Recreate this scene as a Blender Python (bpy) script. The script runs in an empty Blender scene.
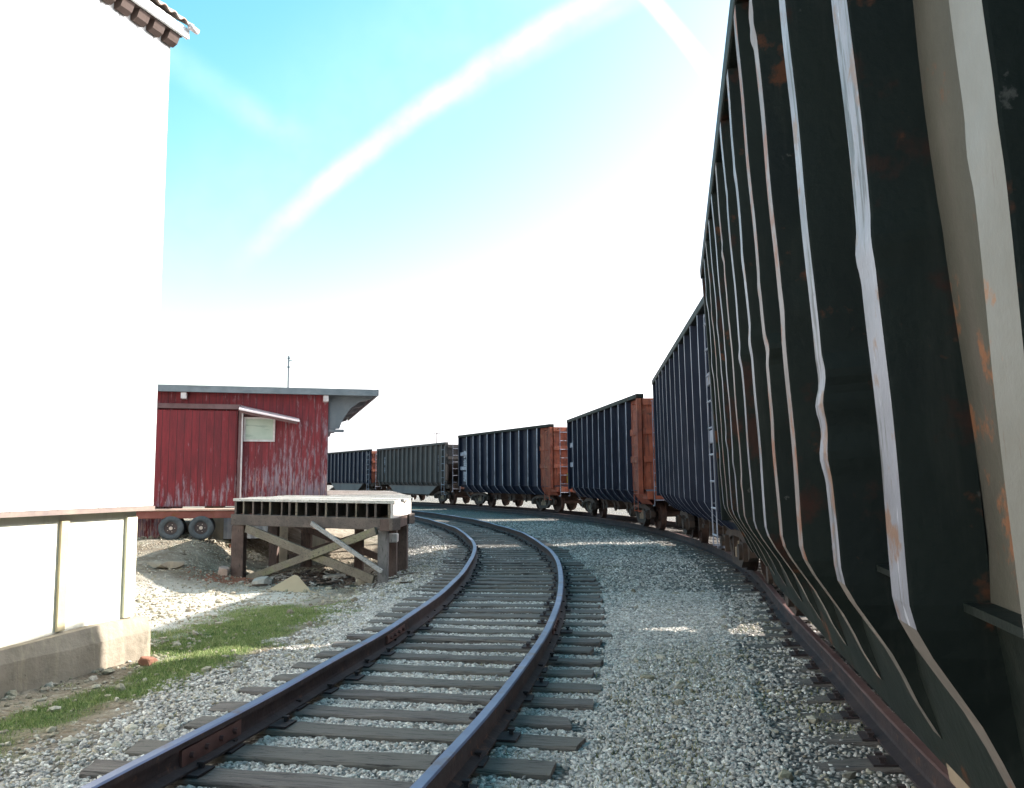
import bpy, math, random
import numpy as np
from mathutils import Vector, Matrix, noise as mnoise
random.seed(7); rng = np.random.default_rng(7)
sc = bpy.context.scene
C = sc.collection
SUN_AZ = math.atan2(1.0, 0.36)      # from +Y towards +X
SUN_EL = math.radians(30)

# ------------------------------------------------------------------ materials
def nodes_of(m):
    m.use_nodes = True
    nt = m.node_tree; nt.nodes.clear()
    out = nt.nodes.new('ShaderNodeOutputMaterial'); b = nt.nodes.new('ShaderNodeBsdfPrincipled')
    nt.links.new(b.outputs[0], out.inputs[0])
    return nt, b
class NT:
    def __init__(s, nt): s.nt = nt
    def n(s, t, **k):
        x = s.nt.nodes.new(t)
        for a, v in k.items(): setattr(x, a, v)
        return x
    def l(s, a, b): s.nt.links.new(a, b)
    def coord(s, scale=(1, 1, 1), kind='Object'):
        c = s.n('ShaderNodeTexCoord'); m = s.n('ShaderNodeMapping'); m.inputs['Scale'].default_value = scale
        s.l(c.outputs[kind], m.inputs[0]); return m.outputs[0]
    def noise(s, vec, scale, detail=4, rough=.6):
        x = s.n('ShaderNodeTexNoise'); x.inputs['Scale'].default_value = scale
        x.inputs['Detail'].default_value = detail; x.inputs['Roughness'].default_value = rough
        if vec is not None: s.l(vec, x.inputs['Vector'])
        return x.outputs['Fac']
    def ramp(s, f, a, b, c0=(0, 0, 0, 1), c1=(1, 1, 1, 1)):
        r = s.n('ShaderNodeValToRGB'); r.color_ramp.elements[0].position = a; r.color_ramp.elements[1].position = b
        r.color_ramp.elements[0].color = c0; r.color_ramp.elements[1].color = c1
        s.l(f, r.inputs[0]); return r.outputs[0]
    def mix(s, f, a, b, blend='MIX'):
        m = s.n('ShaderNodeMix', data_type='RGBA', blend_type=blend)
        for sock, v in ((m.inputs[0], f), (m.inputs[6], a), (m.inputs[7], b)):
            if hasattr(v, 'is_linked'): s.l(v, sock)
            elif isinstance(v, (int, float)): sock.default_value = v
            else: sock.default_value = (*v, 1) if len(v) == 3 else v
        return m.outputs[2]
    def math(s, op, a, b=0.0, clamp=False):
        m = s.n('ShaderNodeMath', operation=op, use_clamp=clamp)
        for sock, v in ((m.inputs[0], a), (m.inputs[1], b)):
            if hasattr(v, 'is_linked'): s.l(v, sock)
            else: sock.default_value = v
        return m.outputs[0]
    def bump(s, h, b, strength=.3, dist=.01):
        x = s.n('ShaderNodeBump'); x.inputs['Strength'].default_value = strength; x.inputs['Distance'].default_value = dist
        s.l(h, x.inputs['Height']); s.l(x.outputs[0], b.inputs['Normal'])

def weathered(name, base, second, rough=.7, scale=3, streak=(8, 8, .7), layers=(), metallic=0.0, bump=.3, bdist=.01, bscale=30, spec=.4):
    """base/second mixed by noise; layers: (colour, streaky?, scale, lo, hi)"""
    m = bpy.data.materials.new(name); nt, b = nodes_of(m); k = NT(nt)
    v = k.coord(); vs = k.coord(streak)
    col = k.mix(k.ramp(k.noise(v, scale), .35, .68), base, second)
    for (c, st, sca, lo, hi) in layers:
        col = k.mix(k.ramp(k.noise(vs if st else v, sca, 6, .65), lo, hi), col, c)
    k.l(col, b.inputs['Base Color'])
    rr = k.n('ShaderNodeMapRange'); rr.inputs['To Min'].default_value = max(0, rough - .15); rr.inputs['To Max'].default_value = min(1, rough + .15)
    k.l(k.noise(v, scale * 2.3), rr.inputs[0]); k.l(rr.outputs[0], b.inputs['Roughness'])
    b.inputs['Metallic'].default_value = metallic
    b.inputs['Specular IOR Level'].default_value = spec
    if bump: k.bump(k.noise(v, bscale, 5), b, bump, bdist)
    return m
RUST = (.16, .055, .022); RUST2 = (.09, .035, .02)
M = {}
M['car_black'] = weathered('weathered black car paint', (.006, .009, .008), (.012, .016, .0125), .6, 1.3, layers=[((.022, .024, .02), True, 1.2, .55, .8), ((.03, .012, .008), False, 1.6, .57, .63), ((.07, .026, .012), False, 3.5, .62, .68), ((.05, .05, .045), False, 11, .68, .72)], bump=.25, spec=.14)
M['car_blueblack'] = weathered('weathered blue black car paint', (.006, .008, .02), (.012, .016, .032), .55, .8, spec=.2, layers=[((.05, .055, .075), True, 1.0, .55, .9), (RUST2, False, 1.5, .66, .74)], bump=.2)
M['car_grey'] = weathered('faded grey brown car paint', (.05, .042, .04), (.08, .066, .06), .7, .8, layers=[((.06, .04, .035), True, 1.0, .5, .8)], bump=.2)
M['car_lightgrey'] = weathered('faded light grey car paint', (.10, .095, .095), (.14, .13, .125), .7, 1, layers=[((.12, .1, .09), True, 1.4, .5, .8)], bump=.2)
M['car_orange'] = weathered('orange red oxide car paint', (.30, .075, .035), (.19, .045, .025), .75, 2.2, layers=[((.40, .2, .12), False, 2.1, .58, .72), ((.035, .02, .02), True, 1.6, .5, .72), ((.06, .03, .02), False, 5, .6, .68)], bump=.2)
M['rib_face'] = weathered('scraped pale rib face', (.21, .21, .245), (.12, .12, .14), .5, 2.5, (14, 14, 1.6), layers=[((.05, .05, .052), True, 1.6, .54, .62), ((.36, .36, .4), True, 2.9, .6, .66), ((.15, .08, .05), False, 6, .57, .64), ((.09, .035, .018), True, 2.4, .62, .68)], bump=.25)
M['rib_rusty'] = weathered('scraped pale rib face with rust', (.18, .15, .145), (.12, .1, .1), .55, 3, (14, 14, 1.6), layers=[(RUST, False, 5, .5, .6), ((.08, .06, .055), True, 2.2, .62, .68)], bump=.3)
M['rib_dim'] = weathered('worn grey rib face', (.2, .2, .25), (.36, .36, .42), .5, 2.0, (6, 6, 1.5), layers=[((.045, .045, .055), True, 1.5, .5, .62), ((.15, .08, .05), False, 4, .62, .7)], bump=.2)
M['rib_cream'] = weathered('cream scraped rib face', (.12, .11, .09), (.17, .165, .15), .6, 2.0, (6, 6, 1.2), layers=[((.2, .1, .05), False, 4.5, .6, .635), ((.17, .14, .1), False, 2.1, .6, .7), ((.10, .07, .05), True, 3, .66, .7)], bump=.25)
M['cream_panel'] = weathered('dirty cream lettering panel paint', (.04, .038, .029), (.065, .06, .047), .65, 1.6, (6, 6, 1.2), layers=[((.07, .06, .05), True, 1.3, .5, .75), ((.16, .07, .035), False, 3.2, .6, .64), ((.09, .045, .025), False, 6, .64, .69)], bump=.3, spec=.2)
M['gusset'] = weathered('brown stained gusset paint', (.16, .13, .11), (.085, .075, .065), .65, 4, layers=[((.3, .27, .24), False, 3, .55, .66), (RUST, False, 6, .58, .68)], bump=.3)
M['truck_iron'] = weathered('rusty dusty cast iron', (.04, .027, .022), (.07, .045, .033), .85, 6, layers=[((.13, .08, .05), False, 8, .6, .75)], bump=.5)
M['spring_iron'] = weathered('dusty tan spring steel', (.30, .22, .15), (.17, .11, .07), .8, 9, bump=.4)
M['wheel_iron'] = weathered('brown wheel steel', (.035, .02, .017), (.07, .036, .025), .75, 5, bump=.3)
M['chute'] = weathered('dusty tan hopper chute', (.17, .12, .085), (.24, .18, .12), .8, 3, layers=[(RUST, False, 6, .6, .7)], bump=.3)
M['yellow'] = weathered('yellow handle paint', (.55, .33, .04), (.4, .2, .03), .6, 9, bump=.1)
M['orange_coupler'] = weathered('orange rusty coupler casting', (.38, .14, .04), (.22, .08, .03), .8, 9, bump=.3)
M['pale_patch'] = weathered('worn white stencil paint', (.42, .42, .45), (.2, .2, .24), .6, 12, layers=[((.03, .03, .05), False, 14, .5, .56)], bump=0)
M['railhead'] = weathered('worn rail head steel with sky sheen', (.10, .12, .19), (.15, .17, .26), .5, 1.5, metallic=.6, layers=[((.13, .075, .05), False, 2.5, .55, .7)], bump=.05)  # blue sheen of the reflected sky is mixed into the base colour
M['railweb'] = weathered('rusty rail web', (.018, .013, .016), (.04, .025, .024), .8, 3, layers=[((.13, .06, .035), False, 9, .6, .75)], bump=.4)
M['railhead_rust'] = weathered('rusty rail head', (.09, .045, .042), (.14, .075, .065), .6, 2, metallic=.4, bump=.15)
M['white_wall'] = weathered('white painted board siding', (.82, .82, .80), (.78, .78, .77), .7, .8, layers=[((.6, .58, .52), True, .9, .7, .95)], bump=.15)
M['cream_board'] = weathered('cream painted lower boards', (.74, .72, .63), (.66, .62, .50), .75, 1.5, layers=[((.5, .44, .3), True, 1.1, .55, .9)], bump=.2)
M['tan_batten'] = weathered('bare tan batten wood', (.50, .42, .27), (.42, .34, .21), .8, 3, bump=.3)
M['cream_batten'] = weathered('cream corner batten', (.68, .64, .48), (.6, .56, .4), .8, 3, bump=.3)
M['drip'] = weathered('brown metal drip strip', (.16, .12, .11), (.26, .2, .16), .6, 4, bump=.2)
M['concrete'] = weathered('stained foundation concrete', (.30, .255, .20), (.19, .16, .12), .9, 1.6, layers=[((.42, .36, .26), True, .8, .5, .8), ((.13, .11, .09), False, 3, .6, .74), ((.1, .08, .06), False, 14, .68, .72)], bump=.7, bdist=.02, bscale=14)
M['roof_tin'] = weathered('old corrugated roof tin', (.2, .15, .12), (.3, .27, .25), .6, 2, layers=[(RUST, False, 4, .5, .7)], metallic=.3, bump=.2)
M['soffit'] = weathered('brown bare soffit wood', (.085, .055, .045), (.06, .04, .032), .85, 3, bump=.3)
M['gutter'] = weathered('white gutter enamel', (.8, .8, .78), (.7, .7, .7), .5, 3, bump=.1)
M['fascia'] = weathered('grey painted roof fascia', (.12, .14, .155), (.18, .2, .215), .8, 3, (1.5, 8, 8), layers=[((.13, .13, .13), True, 2, .55, .7)], bump=.3)
M['bracket'] = weathered('grey painted eave wood', (.10, .115, .13), (.14, .155, .17), .8, 2, bump=.2)
def red_wood(name, base, second, board=.14, peel=.62):
    m = bpy.data.materials.new(name); nt, b = nodes_of(m); k = NT(nt)
    v = k.coord(); vs = k.coord((10, 10, 1.5))
    sep = k.n('ShaderNodeSeparateXYZ'); k.l(v, sep.inputs[0])
    bx = k.math('DIVIDE', sep.outputs[0], board); cell = k.math('FLOOR', bx)
    wn = k.n('ShaderNodeTexWhiteNoise', noise_dimensions='1D'); k.l(cell, wn.inputs['W'])
    col = k.mix(k.ramp(k.noise(vs, 1.2), .35, .68), base, second)
    col = k.mix(k.math('MULTIPLY', wn.outputs[0], .4), col, (.09, .013, .018))
    # peeling paint, commoner towards the weather-beaten foot of the wall
    zf = k.n('ShaderNodeMapRange'); k.l(sep.outputs[2], zf.inputs[0]); zf.inputs['From Min'].default_value = .9; zf.inputs['From Max'].default_value = 2.3
    zf.inputs['To Min'].default_value = .09; zf.inputs['To Max'].default_value = -.06
    xf = k.n('ShaderNodeMapRange'); k.l(sep.outputs[0], xf.inputs[0]); xf.inputs['From Min'].default_value = -1.4; xf.inputs['From Max'].default_value = 0
    xf.inputs['To Min'].default_value = 0; xf.inputs['To Max'].default_value = .06
    lowf = k.math('MULTIPLY', k.math('SUBTRACT', k.noise(v, .9, 2), .5), .35)
    pn = k.math('ADD', k.math('ADD', k.math('ADD', k.noise(vs, 1.6, 7, .7), lowf), zf.outputs[0]), xf.outputs[0])
    col = k.mix(k.math('MULTIPLY', k.ramp(pn, peel-.04, peel + .09), .75), col, (.23, .19, .22))
    pn2 = k.math('ADD', k.noise(vs, 2.7, 7, .7), zf.outputs[0])
    col = k.mix(k.math('MULTIPLY', k.ramp(pn2, peel + .06, peel + .12), .8), col, (.42, .24, .2))
    fr = k.math('FRACT', bx); gap = k.math('LESS_THAN', fr, .07)
    col = k.mix(k.math('MULTIPLY', gap, .75), col, (.02, .008, .01))
    k.l(col, b.inputs['Base Color']); b.inputs['Roughness'].default_value = .8
    k.bump(k.math('SUBTRACT', k.noise(vs, 6, 6), k.math('MULTIPLY', gap, 1.5)), b, .5, .01)
    return m
M['red_wall'] = red_wood('weathered red board siding', (.19, .017, .023), (.10, .012, .017), peel=.55)
M['red_door'] = red_wood('weathered red door boards', (.19, .015, .021), (.11, .011, .015), board=.15, peel=.63)
M['dark_track'] = weathered('dark rusty door track', (.10, .05, .05), (.16, .09, .09), .7, 3, bump=.2)
M['pale_trim'] = weathered('pale weathered trim', (.55, .52, .52), (.4, .33, .33), .8, 5, bump=.2)
M['pink_tin'] = weathered('pale pink faded tin', (.66, .54, .54), (.55, .45, .45), .6, 3, bump=.2)
M['pane'] = weathered('dusty boarded window pane', (.30, .36, .30), (.38, .43, .36), .35, 2, (.6, 6, 6), layers=[((.2, .25, .22), True, 2, .55, .65)], bump=.1)
M['trailer_red'] = weathered('rusty red trailer steel', (.16, .045, .035), (.23, .08, .06), .75, 3, layers=[(RUST, False, 7, .55, .65)], bump=.3)
M['trailer_deck'] = weathered('worn pinkish trailer deck', (.5, .33, .26), (.4, .27, .2), .85, 4, bump=.3)
M['tyre'] = weathered('dusty tyre rubber', (.05, .055, .06), (.09, .1, .105), .85, 9, bump=.2)
M['rim'] = weathered('dark wheel rim', (.03, .02, .02), (.06, .04, .04), .6, 9, bump=.1)
M['hub'] = weathered('pale wheel hub', (.6, .5, .42), (.5, .4, .33), .6, 9, bump=.1)
def wood(name, a, b2, scale=(1, 1, 1), moss=None, lay=(), bump=.6):
    L = list(lay)
    if moss: L.append((moss, False, 1.4, .55, .75))
    return weathered(name, a, b2, .85, 4, scale, L + [((.035, .028, .025), True, 5, .56, .64)], bump=bump, bdist=.012, bscale=22)
M['tie_wood'] = None
M['plank_grey'] = wood('sun bleached deck planks', (.48, .45, .41), (.34, .31, .28), (1.2, 14, 14))
M['beam_wood'] = wood('grey brown heavy timber', (.075, .06, .052), (.13, .10, .085), (1.5, 12, 12))
M['post_wood'] = wood('brown old post timber', (.08, .05, .042), (.13, .09, .075), (12, 12, 1.2))
M['post_grey'] = wood('grey old post timber', (.12, .11, .105), (.18, .165, .16), (12, 12, 1.2))
M['brace_wood'] = wood('tan weathered brace timber', (.13, .105, .08), (.19, .16, .12), (2, 12, 12), moss=(.2, .2, .1))
M['pale_board'] = wood('pale loose board', (.24, .23, .22), (.32, .31, .30), (2, 12, 12))
M['sunlit_post'] = wood('sunlit pale timber', (.62, .56, .52), (.5, .43, .4), (12, 12, 1.2), lay=[((.2, .1, .08), True, 3, .6, .66)])  # sunlight on the platform's right side put into the timber colour
M['plywood'] = weathered('tan plywood sheet', (.36, .29, .19), (.3, .24, .16), .85, 3, bump=.2)
M['rock'] = weathered('pale limestone rock', (.40, .38, .34), (.28, .26, .23), .9, 6, bump=.8, bdist=.02)
M['rock_pink'] = weathered('pinkish sandstone rock', (.42, .31, .26), (.34, .25, .2), .9, 6, bump=.6)
M['brick_red'] = weathered('broken red brick', (.23, .095, .055), (.17, .08, .055), .9, 6, bump=.6)
M['litter_dark'] = weathered('dark rotten wood scrap', (.05, .035, .028), (.11, .075, .055), .9, 6, bump=.6)
M['grey_metal'] = weathered('grey galvanised metal', (.4, .42, .45), (.3, .32, .36), .5, 6, metallic=.4, bump=.05)

def island_stone(name, cols, rough=.9, patch=None):
    m = bpy.data.materials.new(name); nt, b = nodes_of(m); k = NT(nt)
    g = k.n('ShaderNodeNewGeometry'); r = k.n('ShaderNodeValToRGB'); cr = r.color_ramp
    while len(cr.elements) < len(cols): cr.elements.new(.5)
    for i, c in enumerate(cols): cr.elements[i].position = i / (len(cols) - 1); cr.elements[i].color = (*c, 1)
    k.l(g.outputs['Random Per Island'], r.inputs[0])
    v = k.coord(); col = k.mix(k.ramp(k.noise(v, 60, 3), .35, .7), r.outputs[0], (.62, .6, .57), 'MULTIPLY')
    if patch:
        col = k.mix(k.math('MULTIPLY', k.ramp(k.noise(v, .8, 4), .45, .62), .55), col, patch)
    k.l(col, b.inputs['Base Color']); b.inputs['Roughness'].default_value = rough
    return m
M['stones'] = island_stone('crushed limestone ballast', [(.17, .165, .165), (.40, .38, .36), (.54, .51, .475), (.26, .25, .24), (.63, .60, .56), (.44, .395, .34), (.82, .79, .74), (.24, .215, .19), (.56, .53, .50)])
M['stones_tan'] = island_stone('tan crushed stone', [(.22, .19, .14), (.38, .34, .27), (.3, .26, .18), (.5, .46, .38), (.26, .24, .16), (.42, .39, .33), (.2, .16, .11)])
M['grass'] = island_stone('short green grass', [(.12, .18, .05), (.18, .27, .07), (.25, .34, .10), (.15, .24, .05), (.44, .42, .2), (.22, .31, .08), (.5, .45, .28)], .7)
M['weed'] = island_stone('sparse dry weeds', [(.16, .18, .06), (.26, .25, .11), (.38, .33, .19), (.2, .21, .09)], .8)
M['straw'] = island_stone('dry straw stems', [(.4, .33, .2), (.5, .42, .27), (.3, .24, .14)], .8)

# weathered tie wood: own tone for every tie
def tie_mat(name, a, b_, c):
    m = bpy.data.materials.new(name); nt, b = nodes_of(m); k = NT(nt)
    oi = k.n('ShaderNodeObjectInfo'); v = k.coord((1.2, 16, 16))
    add = k.n('ShaderNodeVectorMath', operation='ADD'); cmb = k.n('ShaderNodeCombineXYZ')
    k.l(k.math('MULTIPLY', oi.outputs['Random'], 90), cmb.inputs[0]); k.l(v, add.inputs[0]); k.l(cmb.outputs[0], add.inputs[1])
    col = k.mix(k.ramp(k.noise(add.outputs[0], 1.4, 6), .35, .66), a, b_)
    col = k.mix(k.ramp(oi.outputs['Random'], .2, .9), col, c)
    col = k.mix(k.ramp(k.noise(add.outputs[0], 4.2, 6, .7), .55, .62), col, (.03, .024, .022))
    k.l(col, b.inputs['Base Color']); b.inputs['Roughness'].default_value = .85
    k.bump(k.noise(add.outputs[0], 5, 7, .75), b, .8, .018)
    return m
M['tie_wood'] = tie_mat('weathered railway tie wood', (.085, .07, .066), (.18, .155, .135), (.13, .115, .10))

# ------------------------------------------------------------------ mesh helpers
class MB:
    def __init__(s): s.v = []; s.f = []; s.m = []; s.cur = 0
    def mat(s, i): s.cur = i; return s
    def poly(s, pts, faces):
        o = len(s.v); s.v += [tuple(p) for p in pts]
        for f in faces: s.f.append(tuple(o + i for i in f)); s.m.append(s.cur)
    def box(s, x0, x1, y0, y1, z0, z1, rot=None, org=None):
        p = [(x, y, z) for x in (x0, x1) for y in (y0, y1) for z in (z0, z1)]
        if rot is not None:
            p = [tuple(rot @ Vector(q) + Vector(org or (0, 0, 0))) for q in p]
        s.poly(p, [(0, 1, 3, 2), (4, 6, 7, 5), (0, 4, 5, 1), (2, 3, 7, 6), (0, 2, 6, 4), (1, 5, 7, 3)])
    def bar(s, a, b, w, h, up=(0, 0, 1)):
        a = Vector(a); b = Vector(b); d = (b - a).normalized(); u = Vector(up)
        if abs(d.dot(u)) > .98: u = Vector((0, 1, 0))
        r = d.cross(u).normalized(); u = r.cross(d)
        q = [(-w/2, -h/2), (w/2, -h/2), (w/2, h/2), (-w/2, h/2)]
        p = [e + r * x + u * y for e in (a, b) for x, y in q]
        s.poly(p, [(3, 2, 1, 0), (4, 5, 6, 7), (0, 1, 5, 4), (1, 2, 6, 5), (2, 3, 7, 6), (3, 0, 4, 7)])
    def tube(s, pts, r, n=8, cap=True):
        pts = [Vector(p) for p in pts]; rings = []
        R = r if hasattr(r, '__len__') else [r] * len(pts)
        for i, p in enumerate(pts):
            d = (pts[min(i+1, len(pts)-1)] - pts[max(i-1, 0)]).normalized()
            u = Vector((0, 0, 1)) if abs(d.z) < .9 else Vector((1, 0, 0))
            a = d.cross(u).normalized(); b = a.cross(d)
            rings.append([p + (a * math.cos(t) + b * math.sin(t)) * R[i] for t in [2*math.pi*j/n for j in range(n)]])
        P = [q for g in rings for q in g]; F = []
        for i in range(len(pts)-1):
            for j in range(n): F.append((i*n+j, i*n+(j+1) % n, (i+1)*n+(j+1) % n, (i+1)*n+j))
        if cap: F += [tuple(range(n))[::-1], tuple((len(pts)-1)*n+j for j in range(n))]
        s.poly(P, F)
    def prism(s, prof, x0, x1, axis='x'):
        n = len(prof)
        def mk(t, q): return (t, q[0], q[1]) if axis == 'x' else ((q[0], t, q[1]) if axis == 'y' else (q[0], q[1], t))
        P = [mk(x0, q) for q in prof] + [mk(x1, q) for q in prof]
        s.poly(P, [tuple(range(n))[::-1], tuple(range(n, 2*n))] + [(i, (i+1) % n, n+(i+1) % n, n+i) for i in range(n)])
    def sheet(s, grid):
        nr, nc = len(grid), len(grid[0]); P = [p for row in grid for p in row]
        s.poly(P, [(i*nc+j, i*nc+j+1, (i+1)*nc+j+1, (i+1)*nc+j) for i in range(nr-1) for j in range(nc-1)])
    def build(s, name, mats, parent=None, smooth=False, bevel=0, loc=None):
        me = bpy.data.meshes.new(name); me.from_pydata(s.v, [], s.f)
        if not isinstance(mats, (list, tuple)): mats = [mats]
        for m in mats: me.materials.append(M[m])
        if len(mats) > 1: me.polygons.foreach_set('material_index', s.m)
        if smooth: me.polygons.foreach_set('use_smooth', [True] * len(me.polygons))
        me.update(); o = bpy.data.objects.new(name, me); C.objects.link(o)
        if parent: o.parent = parent
        if loc: o.location = loc
        if bevel:
            b = o.modifiers.new('bevel', 'BEVEL'); b.width = bevel; b.segments = 2; b.limit_method = 'ANGLE'; b.angle_limit = .6
        return o
def tag(o, label=None, cat=None, group=None, kind=None):
    if label: o['label'] = label
    if cat: o['category'] = cat
    if group: o['group'] = group
    if kind: o['kind'] = kind
    return o
def empty(name, loc=(0, 0, 0), rot=(0, 0, 0), label=None, cat=None, group=None):
    o = bpy.data.objects.new(name, None); C.objects.link(o); o.location = loc; o.rotation_euler = rot
    o.empty_display_size = .3
    return tag(o, label, cat, group)
def np_mesh(name, V, F, mats, smooth=False, midx=None, kind=None):
    """V (n,3), F (m,k) constant-size faces"""
    me = bpy.data.meshes.new(name); n, kk = F.shape
    me.vertices.add(len(V)); me.vertices.foreach_set('co', V.astype(np.float32).ravel())
    me.loops.add(n * kk); me.loops.foreach_set('vertex_index', F.astype(np.int32).ravel())
    me.polygons.add(n); me.polygons.foreach_set('loop_start', np.arange(0, n*kk, kk, dtype=np.int32))
    me.polygons.foreach_set('loop_total', np.full(n, kk, dtype=np.int32))
    for m in mats: me.materials.append(M[m])
    me.polygons.foreach_set('use_smooth', np.full(n, smooth))
    if midx is not None: me.polygons.foreach_set('material_index', midx.astype(np.int32))
    me.update(calc_edges=True); me.validate()
    o = bpy.data.objects.new(name, me); C.objects.link(o)
    if kind: o['kind'] = kind
    return o
def nz(x, y, s=1.0, o=0.0):
    return mnoise.noise(Vector((x * s + o, y * s - o, o * .7)))

# ------------------------------------------------------------------ track lines
C1 = np.array([-56.8, 16.03]); R1 = 56.83
def cl1(s):           # arc length from the nearest point (y=16)
    a = s / R1
    return np.array([C1[0] + R1 * math.cos(a), C1[1] + R1 * math.sin(a)]), np.array([-math.sin(a), math.cos(a)])
T2 = [(1.15, -9), (1.35, -5), (1.6, 0), (2.12, 4.6), (2.5, 6.8), (3.05, 10.2), (3.62, 13.2), (4.06, 16.3), (4.3, 20), (4.22, 24.5), (3.85, 28.5), (2.75, 33.6), (1.0, 38.8), (-1.0, 43.3), (-3.5, 47.9), (-6.2, 51.8), (-9.8, 56.6), (-12.6, 61.5), (-15.4, 67), (-18.2, 73), (-21, 80), (-24, 88)]
def catmull(P, n=12):
    P = [np.array(p, float) for p in P]; P = [2*P[0]-P[1]] + P + [2*P[-1]-P[-2]]; out = []
    for i in range(1, len(P)-2):
        for j in range(n):
            t = j/n; a, b, c, d = P[i-1:i+3]
            out.append(.5*((2*b)+(-a+c)*t+(2*a-5*b+4*c-d)*t*t+(-a+3*b-3*c+d)*t**3))
    out.append(P[-2]); return np.array(out)
t2 = catmull(T2); t2 = np.array([t2[max(0, i-6):i+7].mean(0) if 6 <= i < len(t2)-6 else t2[i] for i in range(len(t2))])
seg = np.diff(t2, axis=0); sl = np.hypot(seg[:, 0], seg[:, 1]); cum = np.r_[0, np.cumsum(sl)]
def t2at(s):
    x = np.interp(s, cum, t2[:, 0]); y = np.interp(s, cum, t2[:, 1])
    x2 = np.interp(s+.3, cum, t2[:, 0]); y2 = np.interp(s+.3, cum, t2[:, 1]); x1 = np.interp(s-.3, cum, t2[:, 0]); y1 = np.interp(s-.3, cum, t2[:, 1])
    d = np.array([x2-x1, y2-y1]); d /= np.hypot(*d); return np.array([x, y]), d
def cant2(y): return float(np.interp(y, [11, 22, 30], [.059, .03, .012]))
def dist2(X, Y):      # signed lateral distance to the near rail of track 2 (+ = right, beyond it)
    sh = X.shape; P = np.c_[X.ravel(), Y.ravel()]; best = np.full(len(P), 1e9); sgn = np.ones(len(P))
    Q = t2[::3]
    for a, b in zip(Q[:-1], Q[1:]):
        d = b - a; L = d @ d; t = np.clip(((P - a) @ d) / L, 0, 1); c = a + t[:, None] * d; w = P - c
        dd = np.hypot(w[:, 0], w[:, 1]); k = dd < best; best[k] = dd[k]; sgn[k] = np.sign(d[1]*w[k, 0] - d[0]*w[k, 1])
    return (best * sgn).reshape(sh)
def dist1(X, Y): return np.hypot(X - C1[0], Y - C1[1]) - R1
def sstep(a, b, x):
    t = np.clip((x - a) / (b - a), 0, 1); return t*t*(3-2*t)
def lerp(a, b, t): return a + (b - a) * t
def vnoise(X, Y, s, seed):        # cheap value noise in numpy
    r = np.random.default_rng(seed).random((256, 256)); x = X*s; y = Y*s
    xi = np.floor(x).astype(int); yi = np.floor(y).astype(int); fx = x-xi; fy = y-yi; fx = fx*fx*(3-2*fx); fy = fy*fy*(3-2*fy)
    g = lambda a, b: r[a % 256, b % 256]
    return (g(xi, yi)*(1-fx)+g(xi+1, yi)*fx)*(1-fy)+(g(xi, yi+1)*(1-fx)+g(xi+1, yi+1)*fx)*fy
def ground_z(X, Y):
    X = np.asarray(X, float); Y = np.asarray(Y, float)
    u = dist1(X, Y)
    z = np.full(X.shape, -.218)
    z = lerp(z, -.195, sstep(1.3, 1.8, u) * (Y > -8))            # gravel between the tracks
    side = sstep(-1.35, -2.9, u)
    low = -.29 - .13*sstep(11.5, 15.5, Y)*sstep(-7.5, -5.5, X)
    rise = sstep(14.3, 18.6, Y)*sstep(-4.9, -6.6, X) * sstep(40, 25, Y)
    low = lerp(low, .16, rise)
    z = lerp(z, low, side)
    z = np.where((u > -1.4) & (u < -1.15), z + .01, z)
    far = sstep(30, 80, np.hypot(X, Y - 20)); z = lerp(z, -.3, far)
    b = (vnoise(X, Y, 1.1, 1)-.5)*.05 + (vnoise(X, Y, 4.0, 2)-.5)*.025
    rough = np.where((u < -1.6), 1.6, .5)
    z = z + b*rough*(1-far)
    u2 = dist2(X, Y) if X.size < 5e5 else 0
    z = np.where((u2 > -.7) & (u2 < 2.3) & (Y < 90) & (Y > -9), -.205 + (vnoise(X, Y, 5, 3)-.5)*.02 + np.clip(u2, 0, 1.5)*.02, z)
    return z

def axis_pts(lo, hi, step, far):
    c = np.arange(lo, hi+1e-6, step); out = []; s = step; x = hi
    while x < far: s *= 1.25; x += s; out.append(x)
    inn = []; s = step; x = lo
    while x > -far: s *= 1.25; x -= s; inn.append(x)
    return np.array(inn[::-1] + list(c) + out)
ax = axis_pts(-9, 8, .09, 4000); ay = axis_pts(1, 30, .11, 4000)
GX, GY = np.meshgrid(ax, ay); GZ = ground_z(GX, GY)
nx, ny = len(ax), len(ay)
idx = np.arange(nx*ny).reshape(ny, nx)
F = np.stack([idx[:-1, :-1], idx[:-1, 1:], idx[1:, 1:], idx[1:, :-1]], -1).reshape(-1, 4)
# masks as a colour attribute: R = gravel, G = grass, B = dirt paled for sunlight
U1 = dist1(GX, GY); U2 = dist2(GX, GY)
def grass_mask(X, Y):
    u = dist1(X, Y); n = vnoise(X, Y, .9, 11)*.6 + vnoise(X, Y, 2.6, 12)*.4
    strip = np.exp(-((u + 2.5 + .12*np.sin(Y*1.3))/.45)**2) * sstep(10.5, 9.2, Y)
    strip2 = np.exp(-((X + 2.95)/1.0)**2) * sstep(8.6, 9.3, Y) * sstep(13.2, 11.8, Y)
    m = np.maximum(strip*1.0, strip2*1.05); n = n*.75 + vnoise(X, Y, 7, 13)*.25
    return np.clip((m + (n-.5)*1.7 - .38)*2.0, 0, 1) * (u < -1.75)
def gravel_mask(X, Y):
    u = dist1(X, Y); n = vnoise(X, Y, 2.0, 21)
    return np.clip(sstep(-2.15, -1.65, u + (n-.5)*.6 + .5*sstep(11, 14, Y)) + sstep(45, 70, Y), 0, 1)
GM = gravel_mask(GX, GY); GR = grass_mask(GX, GY)
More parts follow.
